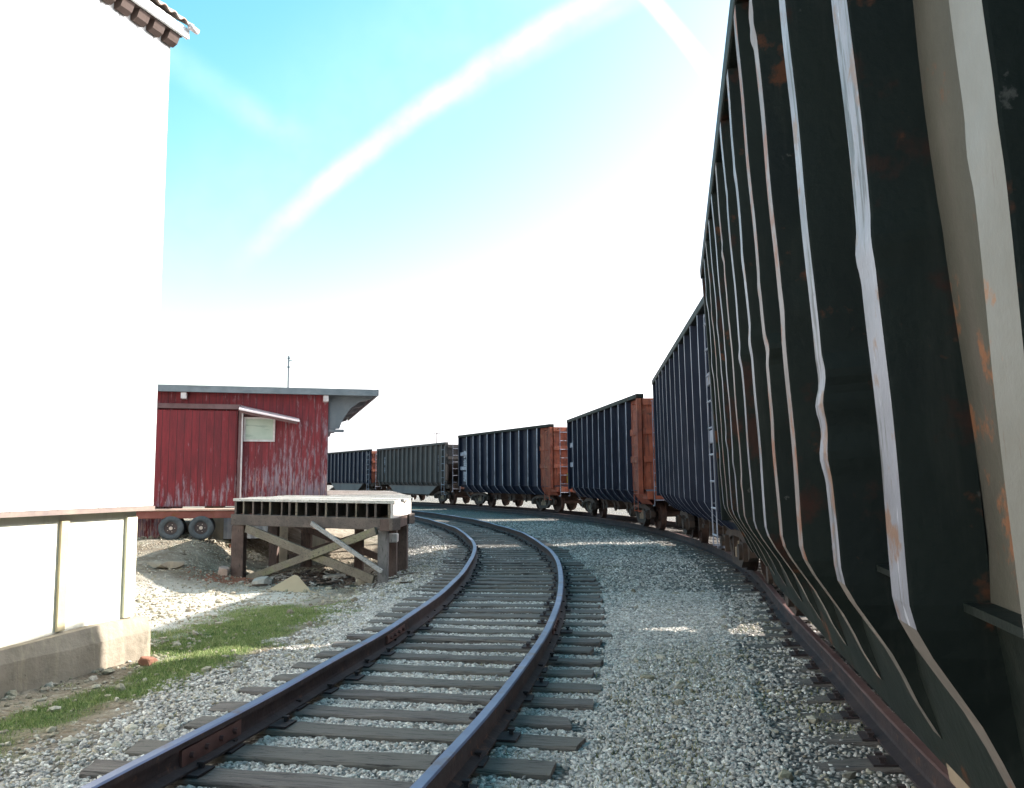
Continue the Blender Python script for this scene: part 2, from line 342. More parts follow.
def ground_material():
    m = bpy.data.materials.new('ground gravel dirt and turf'); nt, b = nodes_of(m); k = NT(nt)
    at = k.n('ShaderNodeAttribute', attribute_name='mask'); sp = k.n('ShaderNodeSeparateColor'); k.l(at.outputs['Color'], sp.inputs[0])
    v = k.coord()
    vo = k.n('ShaderNodeTexVoronoi'); vo.inputs['Scale'].default_value = 26; k.l(v, vo.inputs['Vector'])
    vo2 = k.n('ShaderNodeTexVoronoi'); vo2.inputs['Scale'].default_value = 11; k.l(v, vo2.inputs['Vector'])
    sv = k.n('ShaderNodeSeparateColor'); k.l(vo.outputs['Color'], sv.inputs[0])
    grav = k.ramp(sv.outputs[0], 0, 1, (.155, .145, .135, 1), (.53, .49, .45, 1))
    grav = k.mix(k.ramp(vo.outputs['Distance'], .25, .6), grav, (.09, .085, .08))
    grav = k.mix(k.math('MULTIPLY', k.ramp(k.noise(v, .7, 5), .5, .66), .5), grav, (.2, .18, .11))
    dirt = k.mix(k.ramp(k.noise(v, 2.2, 6, .7), .35, .65), (.15, .115, .08), (.31, .27, .21))
    dirt = k.mix(k.ramp(k.noise(v, 9, 5, .7), .56, .66), dirt, (.40, .37, .31))
    dirt = k.mix(k.ramp(k.noise(v, 3.1, 5, .7), .62, .7), dirt, (.07, .05, .035))
    turf = k.mix(k.ramp(k.noise(v, 12, 5), .4, .6), (.045, .085, .02), (.11, .15, .04))
    dirt = k.mix(k.math('MULTIPLY', sp.outputs[2], k.ramp(k.noise(v, 2.7, 6, .7), .3, .5)), dirt, (.50, .47, .41))  # paler dirt colour that brightens the sunlit patch beyond the barn
    col = k.mix(sp.outputs[0], dirt, grav); col = k.mix(sp.outputs[1], col, turf)
    k.l(col, b.inputs['Base Color']); b.inputs['Roughness'].default_value = .95; b.inputs['Specular IOR Level'].default_value = .2
    h = k.math('SUBTRACT', k.noise(v, 30, 6, .7), k.math('MULTIPLY', vo.outputs['Distance'], 1.2))
    h = k.math('ADD', h, k.math('MULTIPLY', k.noise(v, 7, 3), .8))
    k.bump(h, b, .9, .03)
    return m
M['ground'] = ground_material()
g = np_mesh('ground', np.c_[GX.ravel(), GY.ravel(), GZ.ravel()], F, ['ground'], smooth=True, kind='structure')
ca = g.data.color_attributes.new('mask', 'FLOAT_COLOR', 'POINT')
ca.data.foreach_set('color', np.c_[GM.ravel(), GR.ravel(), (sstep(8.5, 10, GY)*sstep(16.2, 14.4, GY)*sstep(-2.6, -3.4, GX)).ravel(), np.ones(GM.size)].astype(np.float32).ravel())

# ------------------------------------------------------------------ loose stones, grass (stuff)
phi = (1+5**.5)/2
ICO = np.array([(-1, phi, 0), (1, phi, 0), (-1, -phi, 0), (1, -phi, 0), (0, -1, phi), (0, 1, phi), (0, -1, -phi), (0, 1, -phi), (phi, 0, -1), (phi, 0, 1), (-phi, 0, -1), (-phi, 0, 1)]) / 1.902
ICF = np.array([(0, 11, 5), (0, 5, 1), (0, 1, 7), (0, 7, 10), (0, 10, 11), (1, 5, 9), (5, 11, 4), (11, 10, 2), (10, 7, 6), (7, 1, 8), (3, 9, 4), (3, 4, 2), (3, 2, 6), (3, 6, 8), (3, 8, 9), (4, 9, 5), (2, 4, 11), (6, 2, 10), (8, 6, 7), (9, 8, 1)])
TIE_SP = .485
TIE_S = []
for i in range(-28, 92):
    TIE_S.append(i*TIE_SP + random.uniform(-.035, .035))
def near_tie(X, Y, pad=.0):
    a = np.arctan2(Y - C1[1], X - C1[0]) * R1; u = dist1(X, Y)
    ts = np.array(TIE_S); j = np.clip(np.searchsorted(ts, a), 1, len(ts)-1)
    d = np.minimum(np.abs(a - ts[j]), np.abs(a - ts[j-1]))
    return (d < .115 + pad) & (np.abs(u) < 1.32)
def make_stones(name, X, Y, Rr, mat, lift=.25, flat=.7):
    n = len(X); Z = ground_z(X, Y)
    A = rng.random((n, 1, 1))*6.283
    V = ICO[None] * (1 + rng.uniform(-.28, .28, (n, 12, 1)))
    S = Rr[:, None, None] * np.stack([rng.uniform(.8, 1.35, n), rng.uniform(.65, 1.0, n), rng.uniform(flat-.15, flat+.2, n)], -1)[:, None, :]
    V = V * S; ca_, sa = np.cos(A[..., 0]), np.sin(A[..., 0])
    tx = rng.uniform(-.5, .5, (n, 1)); x, y, z = V[..., 0], V[..., 1], V[..., 2]
    y, z = y*np.cos(tx)-z*np.sin(tx), y*np.sin(tx)+z*np.cos(tx)
    x, y = x*ca_-y*sa, x*sa+y*ca_
    V = np.stack([x + X[:, None], y + Y[:, None], z + (Z + Rr*lift)[:, None]], -1).reshape(-1, 3)
    Fc = (ICF[None] + (np.arange(n)*12)[:, None, None]).reshape(-1, 3)
    return np_mesh(name, V, Fc, [mat])
def scatter(n, x0, x1, y0, y1, keep):
    X = rng.uniform(x0, x1, n); Y = rng.uniform(y0, y1, n); k = rng.random(n) < keep(X, Y); return X[k], Y[k]
def k_ballast(X, Y):
    u = dist1(X, Y); u2 = dist2(X, Y)
    d = np.interp(Y, [3, 9, 14, 26, 34], [1, 1, .55, .22, .12])
    m = gravel_mask(X, Y); m = np.where(u < -1.35, m*(.45+.5*sstep(8, 11, Y)), m)
    m = np.where(near_tie(X, Y, .01), .03, m)
    m = np.where((u2 > -.65) & (u2 < 2.2), .28, m)
    m = np.where((u2 > -.06) & (u2 < .06), 0, m)
    m = np.where(u2 > 2.4, 0, m)
    m = np.where(np.abs(np.abs(u)-.75) < .07, 0, m)
    return m*d*(1-.4*(vnoise(X, Y, .6, 31) > .62)*(u > 1.4))
X, Y = scatter(330000, -5, 5, 3.2, 13, k_ballast); X2, Y2 = scatter(110000, -6, 5.5, 13, 34, lambda a, b: k_ballast(a, b)*1.6)
X = np.r_[X, X2]; Y = np.r_[Y, Y2]; Rr = rng.uniform(.008, .0195, len(X)) * np.interp(Y, [5, 14, 30], [1, 1.15, 1.7])
tag(make_stones('ballast_gravel', X, Y, Rr, 'stones'), 'grey crushed limestone ballast spread along and between the two tracks', 'gravel', kind='stuff')
def k_tan(X, Y):
    u = dist1(X, Y); return (u < -1.35)*.8*(1-grass_mask(X, Y)*.75)*np.clip(vnoise(X, Y, 1.7, 41)*2.2-.3, .1, 1)*np.interp(Y, [3, 14, 26], [1, .8, .4]) + (u > 1.6)*(dist2(X, Y) < 0)*(vnoise(X, Y, .6, 31) > .55)*.2*(Y < 13)
X, Y = scatter(52000, -9, 4, 3.2, 22, k_tan); Rr = rng.uniform(.01, .024, len(X)) * np.where(rng.random(len(X)) < .06, 2.2, 1)
tag(make_stones('dirt_pebbles', X, Y, Rr, 'stones_tan'), 'tan pebbles strewn over the dirt beside the track', 'pebbles', kind='stuff')
X, Y = scatter(9000, -6, -1.9, 3.2, 9.8, lambda a, b: (dist1(a, b) < -2.2)*np.exp(-((dist1(a, b)+3.5)/.6)**2)*.3)
tag(make_stones('foundation_rubble', X, Y, rng.uniform(.012, .03, len(X))*np.where(rng.random(len(X)) < .12, 2.0, 1), 'stones_tan', lift=.2, flat=.6), 'larger grey rubble stones along the foot of the white barn', 'rubble', kind='stuff')

def make_blades(name, X, Y, H, W, mat, lean=.5, z0=None):
    n = len(X); Z = ground_z(X, Y) if z0 is None else z0; a = rng.random(n)*6.283; b = rng.random(n)*6.283; l = rng.uniform(.1, lean, n)*H
    P = np.zeros((n, 3, 3)); P[:, 0, 0] = X - np.cos(a)*W; P[:, 0, 1] = Y - np.sin(a)*W; P[:, 1, 0] = X + np.cos(a)*W; P[:, 1, 1] = Y + np.sin(a)*W
    P[:, 0, 2] = P[:, 1, 2] = Z - .005; P[:, 2, 0] = X + np.cos(b)*l; P[:, 2, 1] = Y + np.sin(b)*l; P[:, 2, 2] = Z + H
    return np_mesh(name, P.reshape(-1, 3), np.arange(n*3).reshape(n, 3), [mat])
X, Y = scatter(330000, -6, -1.7, 3.2, 14, lambda a, b: grass_mask(a, b)**1.2)
tag(make_blades('grass', X, Y, rng.uniform(.01, .036, len(X)), np.full(len(X), .003), 'grass', .9), 'short bright green grass in a strip left of the track', 'grass', kind='stuff')
def k_weed(X, Y):
    u = dist1(X, Y); u2 = dist2(X, Y); n = vnoise(X, Y, 1.3, 51)
    return ((u > 1.5) & (u2 < 1.0))*np.clip((n-.45)*3, 0, 1)*sstep(-2.6, -.8, u2)*sstep(11.5, 8, Y) + ((u > 1.4) & (u < 2.6) & (Y < 7))*np.clip((n-.5)*3, 0, 1)*.6 + (np.abs(u) < 1.6)*np.clip((n-.62)*2, 0, .3)*(Y < 9)
X, Y = scatter(55000, -3.5, 4, 3.2, 13, k_weed)
tag(make_blades('low_weeds', X, Y, rng.uniform(.015, .045, len(X)), np.full(len(X), .005), 'weed', 1.2), 'sparse yellow green weeds in the gravel between the tracks', 'weeds', kind='stuff')
X, Y = scatter(9000, -5.5, -1.4, 3.2, 13, lambda a, b: (dist1(a, b) < -1.35)*(vnoise(a, b, 1.6, 61) > .45)*.9)
tag(make_blades('dry_straw', X, Y, rng.uniform(.01, .03, len(X)), np.full(len(X), .002), 'straw', 5.0), 'dry straw stems lying on the dirt beside the track', 'straw', kind='stuff')

# ------------------------------------------------------------------ tracks
RP = [(-.07, -.17), (.07, -.17), (.07, -.157), (.016, -.138), (.009, -.12), (.009, -.05), (.034, -.04), (.036, -.008), (.026, 0), (-.026, 0), (-.036, -.008), (-.034, -.04), (-.009, -.05), (-.009, -.12), (-.016, -.138), (-.07, -.157)]
def rail(name, pts, nrm, zz, parent, head='railhead', kinks=None):
    mb = MB(); n = len(RP); P = []; F = []; mm = []
    for p, t, z in zip(pts, nrm, zz):
        for (a, b) in RP: P.append((p[0] + t[0]*a, p[1] + t[1]*a, z + b))
    for i in range(len(pts)-1):
        for j in range(n):
            F.append((i*n+j, i*n+(j+1) % n, (i+1)*n+(j+1) % n, (i+1)*n+j)); mm.append(1 if j in (7, 8, 9) else 0)
    mb.v = P; mb.f = F + [tuple(range(n)), tuple((len(pts)-1)*n+j for j in range(n))[::-1]]; mb.m = mm + [0, 0]
    return mb.build(name, ['railweb', head], parent)
def tie_mesh(mb, ln, w, h, seed):
    r = random.Random(seed); nn = 14; rows = []
    c = [(-w/2, -h), (-w/2, -.012), (-w/2+.015, 0), (0, 0.0), (w/2-.015, 0), (w/2, -.012), (w/2, -h)]
    e0 = r.uniform(-.04, .04); e1 = r.uniform(-.04, .04)
    for i in range(nn+1):
        x = -ln/2 + ln*i/nn; row = []
        for (a, b) in c:
            xx = x + (e0*a*8 if i == 0 else 0) + (e1*a*8 if i == nn else 0)
            row.append((xx, a + r.uniform(-.006, .006), b + (r.uniform(-.009, .002) if b > -.05 else 0)))
        rows.append(row)
    m = len(c); P = [p for q in rows for p in q]
    F = [(i*m+j, i*m+j+1, (i+1)*m+j+1, (i+1)*m+j) for i in range(nn) for j in range(m-1)]
    F += [tuple(range(m))[::-1], tuple(nn*m+j for j in range(m))]
    mb.poly(P, F)
def plate_mesh():
    mb = MB(); 
    mb.box(-.17, .17, -.09, .09, -.018, .006)
    mb.box(-.10, -.075, -.05, -.025, .006, .04); mb.box(.075, .10, .03, .055, .006, .04)
    return mb
tk1 = empty('railway_track', (0, 16, 0), label='empty curving railway track with bluish worn rails and weathered wooden ties', cat='railway track')
def inv(parent): return parent
S = np.linspace(-17, 46, 190); L0 = np.array(tk1.location)
pts = [cl1(s) for s in S]
kz = lambda s, sd: .006*math.sin(s*.9+sd) + .004*math.sin(s*2.3+sd*3)
for sd, nm in ((-1, 'rail'), (1, 'rail')):
    pp = []; nn_ = []; zz = []
    for s, (p, t) in zip(S, pts):
        nrm = np.array([t[1], -t[0]]); wob = .012*math.sin(s*.8+sd) + (.014*abs(math.sin((s+.0)*math.pi/11.9)))
        q = p + nrm*(sd*.75 + wob) - L0[:2]; pp.append(q); nn_.append(nrm); zz.append(kz(s, sd) + .0)
    rail('rail', pp, nn_, zz, tk1)
def tie_objs(track, loc2, positions, tie_z, near_plates=None, nmax=98):
    rest = MB()
    base_plate = None
    for i, (p, ang, ln) in enumerate(positions):
        r = random.Random(i*7+3)
        mb = MB(); tie_mesh(mb, ln, r.uniform(.2, .245), .14, i)
        if i < nmax:
            o = mb.build('tie', 'tie_wood', track); o.location = (p[0]-loc2[0], p[1]-loc2[1], tie_z[i]); o.rotation_euler = (r.uniform(-.02, .02), r.uniform(-.004, .004), ang + r.uniform(-.014, .014))
            if near_plates and i < near_plates:
                for sx in (-.75, .75):
                    pm = MB()
                    pm.box(sx-.15, sx+.15, -.088, .088, .002, .012)
                    for (dx, dy) in ((-.095, -.05), (.095, .045), (-.095, .03)):
                        pm.box(sx+dx-.012, sx+dx+.012, dy-.012, dy+.012, .01, .038); pm.box(sx+dx-.02, sx+dx+.02, dy-.018, dy+.018, .034, .046)
                    pm.build('tie_plate', 'railweb', o)
        else:
            R = Matrix.Rotation(ang, 3, 'Z'); off = len(rest.v)
            rest.v += [tuple(R @ Vector(q) + Vector((p[0]-loc2[0], p[1]-loc2[1], tie_z[i]))) for q in mb.v]
            rest.f += [tuple(off+k for k in f) for f in mb.f]; rest.m += mb.m
    if rest.v: o = rest.build('tie', 'tie_wood', track); o['kind'] = 'stuff'
pos = []; tz = []
order = sorted([s for s in TIE_S if -17 < s < 45], key=lambda s: abs(s - (-11.5)))
for i, s in enumerate(order):
    p, t = cl1(s); nrm = np.array([t[1], -t[0]]); r = random.Random(int(s*100))
    ln = r.uniform(2.5, 2.68); p = p + nrm*r.uniform(-.07, .07)
    pos.append((p, math.atan2(nrm[1], nrm[0]), ln)); tz.append(-.176 + r.uniform(-.006, .002))
tie_objs(tk1, L0, pos, tz, near_plates=60)
# joint bars
for s, sd in ((-7.15, -1), (-6.5, 1), (-10.9, -1)):
    p, t = cl1(s); nrm = np.array([t[1], -t[0]]); mb = MB(); q = p + nrm*sd*.757 - L0[:2]
    for e in (-1, 1):
        a = q + nrm*e*.03; mb.bar((a[0]-t[0]*.33, a[1]-t[1]*.33, -.09), (a[0]+t[0]*.33, a[1]+t[1]*.33, -.09), .022, .09)
        for kx in (-.24, -.08, .08, .24):
            c = a + t*kx; mb.tube([(c[0], c[1], -.09), (c[0]+nrm[0]*e*.035, c[1]+nrm[1]*e*.035, -.09)], .018, 6)
    mb.build('joint_bar', 'railhead_rust', tk1)

tk2 = empty('railway_track', (3, 16, 0), label='railway track under the standing hopper cars, rusty rails, ties half buried in gravel', cat='railway track')
L2 = np.array(tk2.location); S2 = np.arange(0.5, cum[-1]-.5, .4); A = [t2at(s) for s in S2]
nrms = [np.array([t[1], -t[0]]) for p, t in A]
rail('rail', [p-L2[:2] for p, t in A], nrms, [0]*len(A), tk2, 'railhead_rust')
rail('rail', [p+n*1.5-L2[:2] for (p, t), n in zip(A, nrms)], nrms, [cant2(p[1])*1.5 for p, t in A], tk2, 'railhead_rust')
pos = []; tz = []
for i, s in enumerate(sorted(np.arange(1, cum[-1]-1, .53), key=lambda s: abs(s-17))):
    p, t = t2at(s + random.uniform(-.04, .04)); nrm = np.array([t[1], -t[0]])
    pos.append((p+nrm*(.75+random.uniform(-.08, .08)), math.atan2(nrm[1], nrm[0]), random.uniform(2.45, 2.7))); tz.append(-.172 + cant2(p[1])*.75)
tie_objs(tk2, L2, pos, tz, near_plates=30)
for o in tk2.children:
    if o.name.startswith('tie') :
        y = o.location[1] + 16; o.rotation_euler[1] = -cant2(y) * (1 if o.get('kind') is None else 0)

# ------------------------------------------------------------------ hopper cars
def car_root(label, S0, S1, W, lean, zref=1.09, name='hopper_car', group='hopper cars standing coupled on the curved track'):
    S0 = Vector((*S0, 0)); S1 = Vector((*S1, 0)); d = (S1-S0); L = d.length; d.normalize(); right = Vector((d.y, -d.x, 0))
    off = W/2*math.cos(lean) + zref*math.sin(lean)
    c = (S0+S1)/2 + right*off; e = empty(name, (c.x, c.y, .75*math.sin(lean)), (0, 0, 0), label, 'hopper car', group)
    e.rotation_euler = (-lean, 0, math.atan2(d.y, d.x)); return e, L
_wheel = {}
def truck(root, x, wb=.84):
    t = bpy.data.objects.new('truck', None); C.objects.link(t); t.parent = root; t.location = (x, 0, 0)
    if not _wheel:
        w = MB(); prof = [(-.07, .06), (-.07, .17), (-.01, .2), (-.01, .36), (-.06, .385), (-.06, .42), (.055, .427), (.055, .452), (.085, .452), (.085, .39), (.03, .36), (.03, .2), (.08, .16), (.08, .06)]
        n = 28; P = [(r*math.cos(a), y, r*math.sin(a)) for a in [2*math.pi*i/n for i in range(n)] for (y, r) in prof]; m = len(prof)
        w.poly(P, [(i*m+j, i*m+(j+1) % m, ((i+1) % n)*m+(j+1) % m, ((i+1) % n)*m+j) for i in range(n) for j in range(m)]); _wheel['w'] = w.build('wheel', 'wheel_iron', t, smooth=False)
        C.objects.unlink(_wheel['w'])
        a = MB(); a.tube([(0, -1.02, 0), (0, 1.02, 0)], .075, 12); _wheel['a'] = a.build('axle', 'wheel_iron'); C.objects.unlink(_wheel['a'])
        s = MB()
        # bettendorf side frame: arched top member, sloping tension members, pedestal ends
        top = [(-1.12, .50), (-.95, .60), (-.45, .70), (.45, .70), (.95, .60), (1.12, .50), (1.12, .36), (.98, .30), (.98, .42), (.72, .50), (.34, .58), (-.34, .58), (-.72, .50), (-.98, .42), (-.98, .30), (-1.12, .36)]
        s.prism([(a_, b_) for a_, b_ in top], -.06, .06, 'y')
        bot = [(-.72, .50), (-.70, .38), (-.36, .16), (.36, .16), (.70, .38), (.72, .50), (.60, .47), (.32, .27), (-.32, .27), (-.60, .47)]
        s.prism(bot, -.055, .055, 'y')
        for e in (-1, 1):
            s.box(e*.30-.035, e*.30+.035, -.058, .058, .26, .59); s.box(e*.84-.13, e*.84+.13, -.05, .12, .30, .55)
            s.tube([(e*.84, .12, .42), (e*.84, .17, .42)], .11, 12)
        _wheel['s'] = s.build('side_frame', 'truck_iron'); C.objects.unlink(_wheel['s'])
        sp = MB()
        for cx in (-.18, 0, .18):
            sp.tube([(cx + .06*math.cos(q), .06*math.sin(q), .27+.0025*q) for q in [j*.6 for j in range(95)]], .014, 5)
            sp.tube([(cx, 0, .27), (cx, 0, .5)], .03, 6)
        _wheel['p'] = sp.build('spring', 'spring_iron'); C.objects.unlink(_wheel['p'])
        b = MB(); b.box(-.19, .19, -.98, .98, .50, .60); b.box(-.17, .17, -.45, .45, .60, .74); b.box(-.3, .3, -.3, .3, .72, .80); b.box(-.06, .06, -.7, .7, .34, .42, None)
        _wheel['b'] = b.build('bolster', 'truck_iron'); C.objects.unlink(_wheel['b'])
    def put(k, loc, rz=0):
        o = _wheel[k].copy(); C.objects.link(o); o.parent = t; o.location = loc; o.rotation_euler = (0, 0, rz); return o
    for e in (-1, 1):
        put('a', (e*wb, 0, .427))
        put('w', (e*wb, -.75, .427)); put('w', (e*wb, .75, .427), math.pi)
        put('s', (0, e*1.0, 0), 0 if e > 0 else math.pi); put('p', (0, e*.98, 0))
    put('b', (0, 0, 0)); return t
def rib_mesh(x, sgn, w, d, yp, zc, H, zb, dent, seed, slope, n=26, flare=.03, calm=1.0):
    """hat-section side post with a knocked-about outer face and a gusset curving in under the side"""
    r = random.Random(seed); mb = MB(); rows = []
    kinks = [(r.uniform(zc+.2, H-.2), r.choice((.35, .6, 1.0))*dent, r.choice((-1, 1)), r.uniform(.06, .15)) for _ in range(r.choice((2, 3, 3)))] if dent else []
    kinks = [(a, b*calm*.85, c, e) for a, b, c, e in kinks]
    lx = r.uniform(-.012, .012)
    nz_ = n*4 if dent else n
    levels = [zc + (H-.02-zc)*i/nz_ for i in range(nz_, -1, -1)]
    low = [(0.08, .0), (.2, .1), (.35, .3), (.5, .5), (.65, .62), (.8, .7), (1.0, .9)] if dent else [(0.2, .0), (.4, .06), (.6, .22), (.8, .48), (1.0, .8)]
    tw = r.uniform(-1, 1)*dent
    for z in levels:
        wx = 0; dy = 0; ww = w
        for (kz_, am, sg, kw) in kinks:
            q = max(0, 1-abs(z-kz_)/kw); b = q*q*(3-2*q)
            wx += sg*am*.009*b; ww += am*.034*b; dy += sg*am*.009*b
        wx += dent*(.002*math.sin(z*1.7+seed)+lx*.6*(z-2)) ; dy += dent*(.003*math.sin(z*2.3+seed*2)+.002*math.sin(z*9+seed))
        rows.append((z, x+wx, ww, d+dy, yp))
    for (t, c) in low:
        z = zc - .012 - (zc-zb)*t; rows.append((z, x + tw*.03*math.sin(t*3.14), w*(1-.35*t) + (.02*math.sin(t*6.28) if dent else 0), max(.012, d*(1-c*.9)), yp - slope*t))
    grid = []
    for (z, xx, ww, dd, yy) in rows:
        yo = yy+dd
        sec = [(xx-ww/2-flare, yy-.004), (xx-ww/2-.002, yo-.006), (xx-ww/2, yo), (xx+ww/2, yo), (xx+ww/2+.002, yo-.006), (xx+ww/2+flare, yy-.004)]
        grid.append([(a, sgn*b, z) for a, b in sec])
    m = 6
    for i in range(len(grid)-1):
        for j in range(m-1):
            mb.mat((2 if i >= len(levels) and dent else 1) if j == 2 else 0)
            q = [grid[i][j], grid[i][j+1], grid[i+1][j+1], grid[i+1][j]]
            mb.poly(q, [(0, 1, 2, 3)])
    mb.mat(0); mb.poly(grid[0], [tuple(range(6))]); mb.poly(grid[-1], [tuple(range(6))[::-1]])
    return mb
def ladder(mb, p0, p1, width_dir, wd, off, step=.36, r=.014):
    p0 = Vector(p0); p1 = Vector(p1); wv = Vector(width_dir)*wd/2; ov = Vector(off)
    for s_ in (-1, 1): mb.bar(p0+wv*s_+ov, p1+wv*s_+ov, .035, .012)
    n = int((p1-p0).length/step)
    for i in range(n+1):
        c = p0 + (p1-p0)*(i+.4)/(n+.8); mb.tube([c-wv+ov, c+wv+ov], r, 6)
    for e in (p0, p1):
        for s_ in (-1, 1): mb.bar(e+wv*s_, e+wv*s_+ov*1.05, .02, .03)
def hopper(label, S0, S1, W=3.1, H=3.65, lean=0.0, ribs=None, rw=.1, rd=.13, dent=0.0, side='car_black', rib='rib_face', endm='car_orange', near_red=False, zc=1.09, zb=.72, slope=.24, rib_mats=None, belly=None, patches=(), chord='car_black', endbay=1.3, name='hopper_car', bays=3, bands=True, truck_x=1.75, cream=(0, 0)):
    root, L = car_root(label, S0, S1, W, lean, name=name); h = L/2; yp = W/2-rd
    xs = [-h + r_ for r_ in ribs]
    # side panels, slightly bulged between the posts
    for sg in (1, -1):
        nxs, nzs = int(L/.14), 22; rows = []
        for i in range(nxs+1):
            x = -h + L*i/nxs; row = []
            for j in range(nzs+1):
                z = H - (H-zc)*j/nzs
                bul = (.018 if dent else .008)*nz(x, z, 1.1, 3+sg) + (.01*math.sin(math.pi*j/nzs))*(1 if dent else .5)
                row.append((x, sg*(yp + (bul if 0 < j < nzs else 0)), z))
            dz = (.13*float(sstep(h-2.45, h-2.75, abs(x)))) if dent else 0; sl2 = slope*1.05 if dent else slope
            for (t, c) in ((.5, .35), (1, 1)): row.append((x, sg*(yp-sl2*c), zc-(zc-zb+dz)*t))
            row.append((x, sg*(yp-slope-.05), zb-dz)); row.append((x, sg*(yp-slope-.05), zb+.1))
            for j in (0, 1): row.append((x, sg*(yp-.05), zc+.02 + (H-zc-.05)*j))
            row.append((x, sg*yp, H)); rows.append(row)
        mb = MB(); m = len(rows[0])
        if near_red:   # last bay before the near corner is repainted
            cut = xs[0]
            for i in range(nxs):
                mb.mat(1 if rows[i][0][0] < cut-.02 else 0)
                P = rows[i]+rows[i+1]; mb.poly(P, [(j, j+1, m+j+1, m+j) for j in range(m-1)])
        elif dent and sg > 0:
            for i in range(nxs):
                P = rows[i]+rows[i+1]; xm_ = rows[i][0][0]+.07
                for j in range(m-1):
                    mb.mat(1 if cream[0] < xm_ < cream[1] and j < nzs else 0); mb.poly([P[j], P[j+1], P[m+j+1], P[m+j]], [(0, 1, 2, 3)])
        else: mb.sheet(rows)
        mb.build('side_panel', [side, 'cream_panel' if dent else endm], root, smooth=False)
        lw = .05
        mb = MB(); mb.box(-h+.01, h-.01, min(sg*(yp-.005), sg*(yp+lw)), max(sg*(yp-.005), sg*(yp+lw)), zc-.012, zc+.006)
        mb.build('side_ledge', side, root)
        mb = MB(); pr = [(sg*(yp-.06), H-.02), (sg*(yp+rd+.01), H-.02), (sg*(yp+rd+.01), H+.10), (sg*(yp-.06), H+.10)]
        mb.prism(pr, -h-.005, h+.005); mb.build('top_chord', chord, root, bevel=.015)
        for i, x in enumerate(xs):
            rm = (rib_mats or {}).get(i, rib)
            w_ = rw * (1.25 if rm == 'rib_face_wide' else 1.0)
            if rm == 'rib_face_wide': rm = 'rib_face'
            rib_mesh(x, sg, w_, rd, yp, zc, H, zb, dent, i*3+(5 if sg < 0 else 1)+int(L*10), slope, calm=.25 if rm == 'rib_cream' else 1.0).build('side_rib', [side, rm, 'gusset'] if dent else [side, rm], root)
        if bands:
            for (xa, xb, col) in ((-h+.02, xs[0]-rw/2-.03, endm if near_red else side), (xs[-1]+rw/2+.03, h-.02, side)):
                mb = MB()
                for zz in (zc+(H-zc)*.34, zc+(H-zc)*.64):
                    mb = MB(); mb.box(xa, xb, min(sg*yp, sg*(yp+.05)), max(sg*yp, sg*(yp+.05)), zz-.09, zz+.09)
                    mb.build('side_band', 'rib_dim' if not near_red or xa > 0 else endm, root, bevel=.01)
    # corner posts, ends
    for ex in (-1, 1):
        em = endm
        for sg in (1, -1):
            mb = MB(); x0 = ex*(h-.06); mb.box(x0-.06, x0+.06, sg*(W/2-.07)-.065, sg*(W/2-.07)+.065, zb+.28, H-.02)
            mb.build('corner_post', (em if near_red and ex < 0 else side), root, bevel=.012)
        mb = MB(); xi = ex*(h-.03)
        zlow = H-1.05
        mb.box(min(xi, xi-ex*.03), max(xi, xi-ex*.03), -yp+.02, yp-.02, 1.12 if endm != 'car_grey' else zlow, H-.02)
        for zz in (zc+(H-zc)*.34, zc+(H-zc)*.64, H-.12):
            if endm == 'car_grey' and zz < zlow: continue
            mb.box(min(xi, xi+ex*.07), max(xi, xi+ex*.07), -yp+.02, yp-.02, zz-.08, zz+.08)
        for yy in (-.55, .55): mb.box(min(xi, xi+ex*.09), max(xi, xi+ex*.09), yy-.05, yy+.05, 1.12 if endm != 'car_grey' else zlow, H-.2)
        if endm == 'car_grey': # sloping end sheet under the top end wall
            mb.poly([(xi, -yp, zlow), (xi, yp, zlow), (xi-ex*1.7, yp, 1.15), (xi-ex*1.7, -yp, 1.15)], [(0, 1, 2, 3)])
            for yy in (-yp+.1, 0, yp-.1): mb.bar((xi-ex*.25, yy, .95), (xi-ex*.1, yy, zlow), .09, .09)
        mb.build('end_wall', em, root)
        mb = MB(); mb.box(min(ex*(h-.35), ex*(h+.12)), max(ex*(h-.35), ex*(h+.12)), -W/2+.2, W/2-.2, .86, 1.08); mb.build('end_sill', 'truck_iron' if not near_red else 'car_orange', root, bevel=.015)
        mb = MB(); mb.bar((ex*(h-.1), 0, .86), (ex*(h+.45), 0, .86), .16, .16); mb.box(min(ex*(h+.4), ex*(h+.66)), max(ex*(h+.4), ex*(h+.66)), -.13, .05, .74, .98); mb.box(min(ex*(h+.40), ex*(h+.62)), max(ex*(h+.40), ex*(h+.62)), .05, .14, .76, .96)
        cp = mb.build('coupler', 'orange_coupler', root, bevel=.02)
        mb = MB(); mb.tube([(ex*(h+.1), .4, .85), (ex*(h+.3), .38, .6), (ex*(h+.45), .3, .42), (ex*(h+.58), .2, .5)], .022, 8); mb.build('air_hose', 'tyre', root, smooth=True)
        mb = MB(); ladder(mb, (ex*(h+.0), -ex*.95, .7), (ex*(h+.0), -ex*.95, H-.1), (0, 1, 0), .42, (ex*.14, 0, 0)); mb.build('end_ladder', 'rib_dim', root)
        mb = MB(); ladder(mb, (ex*(h-.34), -ex*(W/2-.1), .55), (ex*(h-.34), -ex*(W/2-.1), H-.15), (1, 0, 0), .42, (0, -ex*.09, 0)); mb.build('side_ladder', 'car_orange' if near_red else 'rib_dim', root)
        mb = MB()
        for zz in (1.35, 1.75, 2.15, 2.55): mb.tube([(ex*(h+.04), ex*.75, zz), (ex*(h+.14), ex*.75, zz), (ex*(h+.14), ex*1.2, zz), (ex*(h+.04), ex*1.2, zz)], .012, 6)
        mb.tube([(ex*(h+.2), ex*.62, .9), (ex*(h+.2), ex*.62, H-.7)], .016, 6)
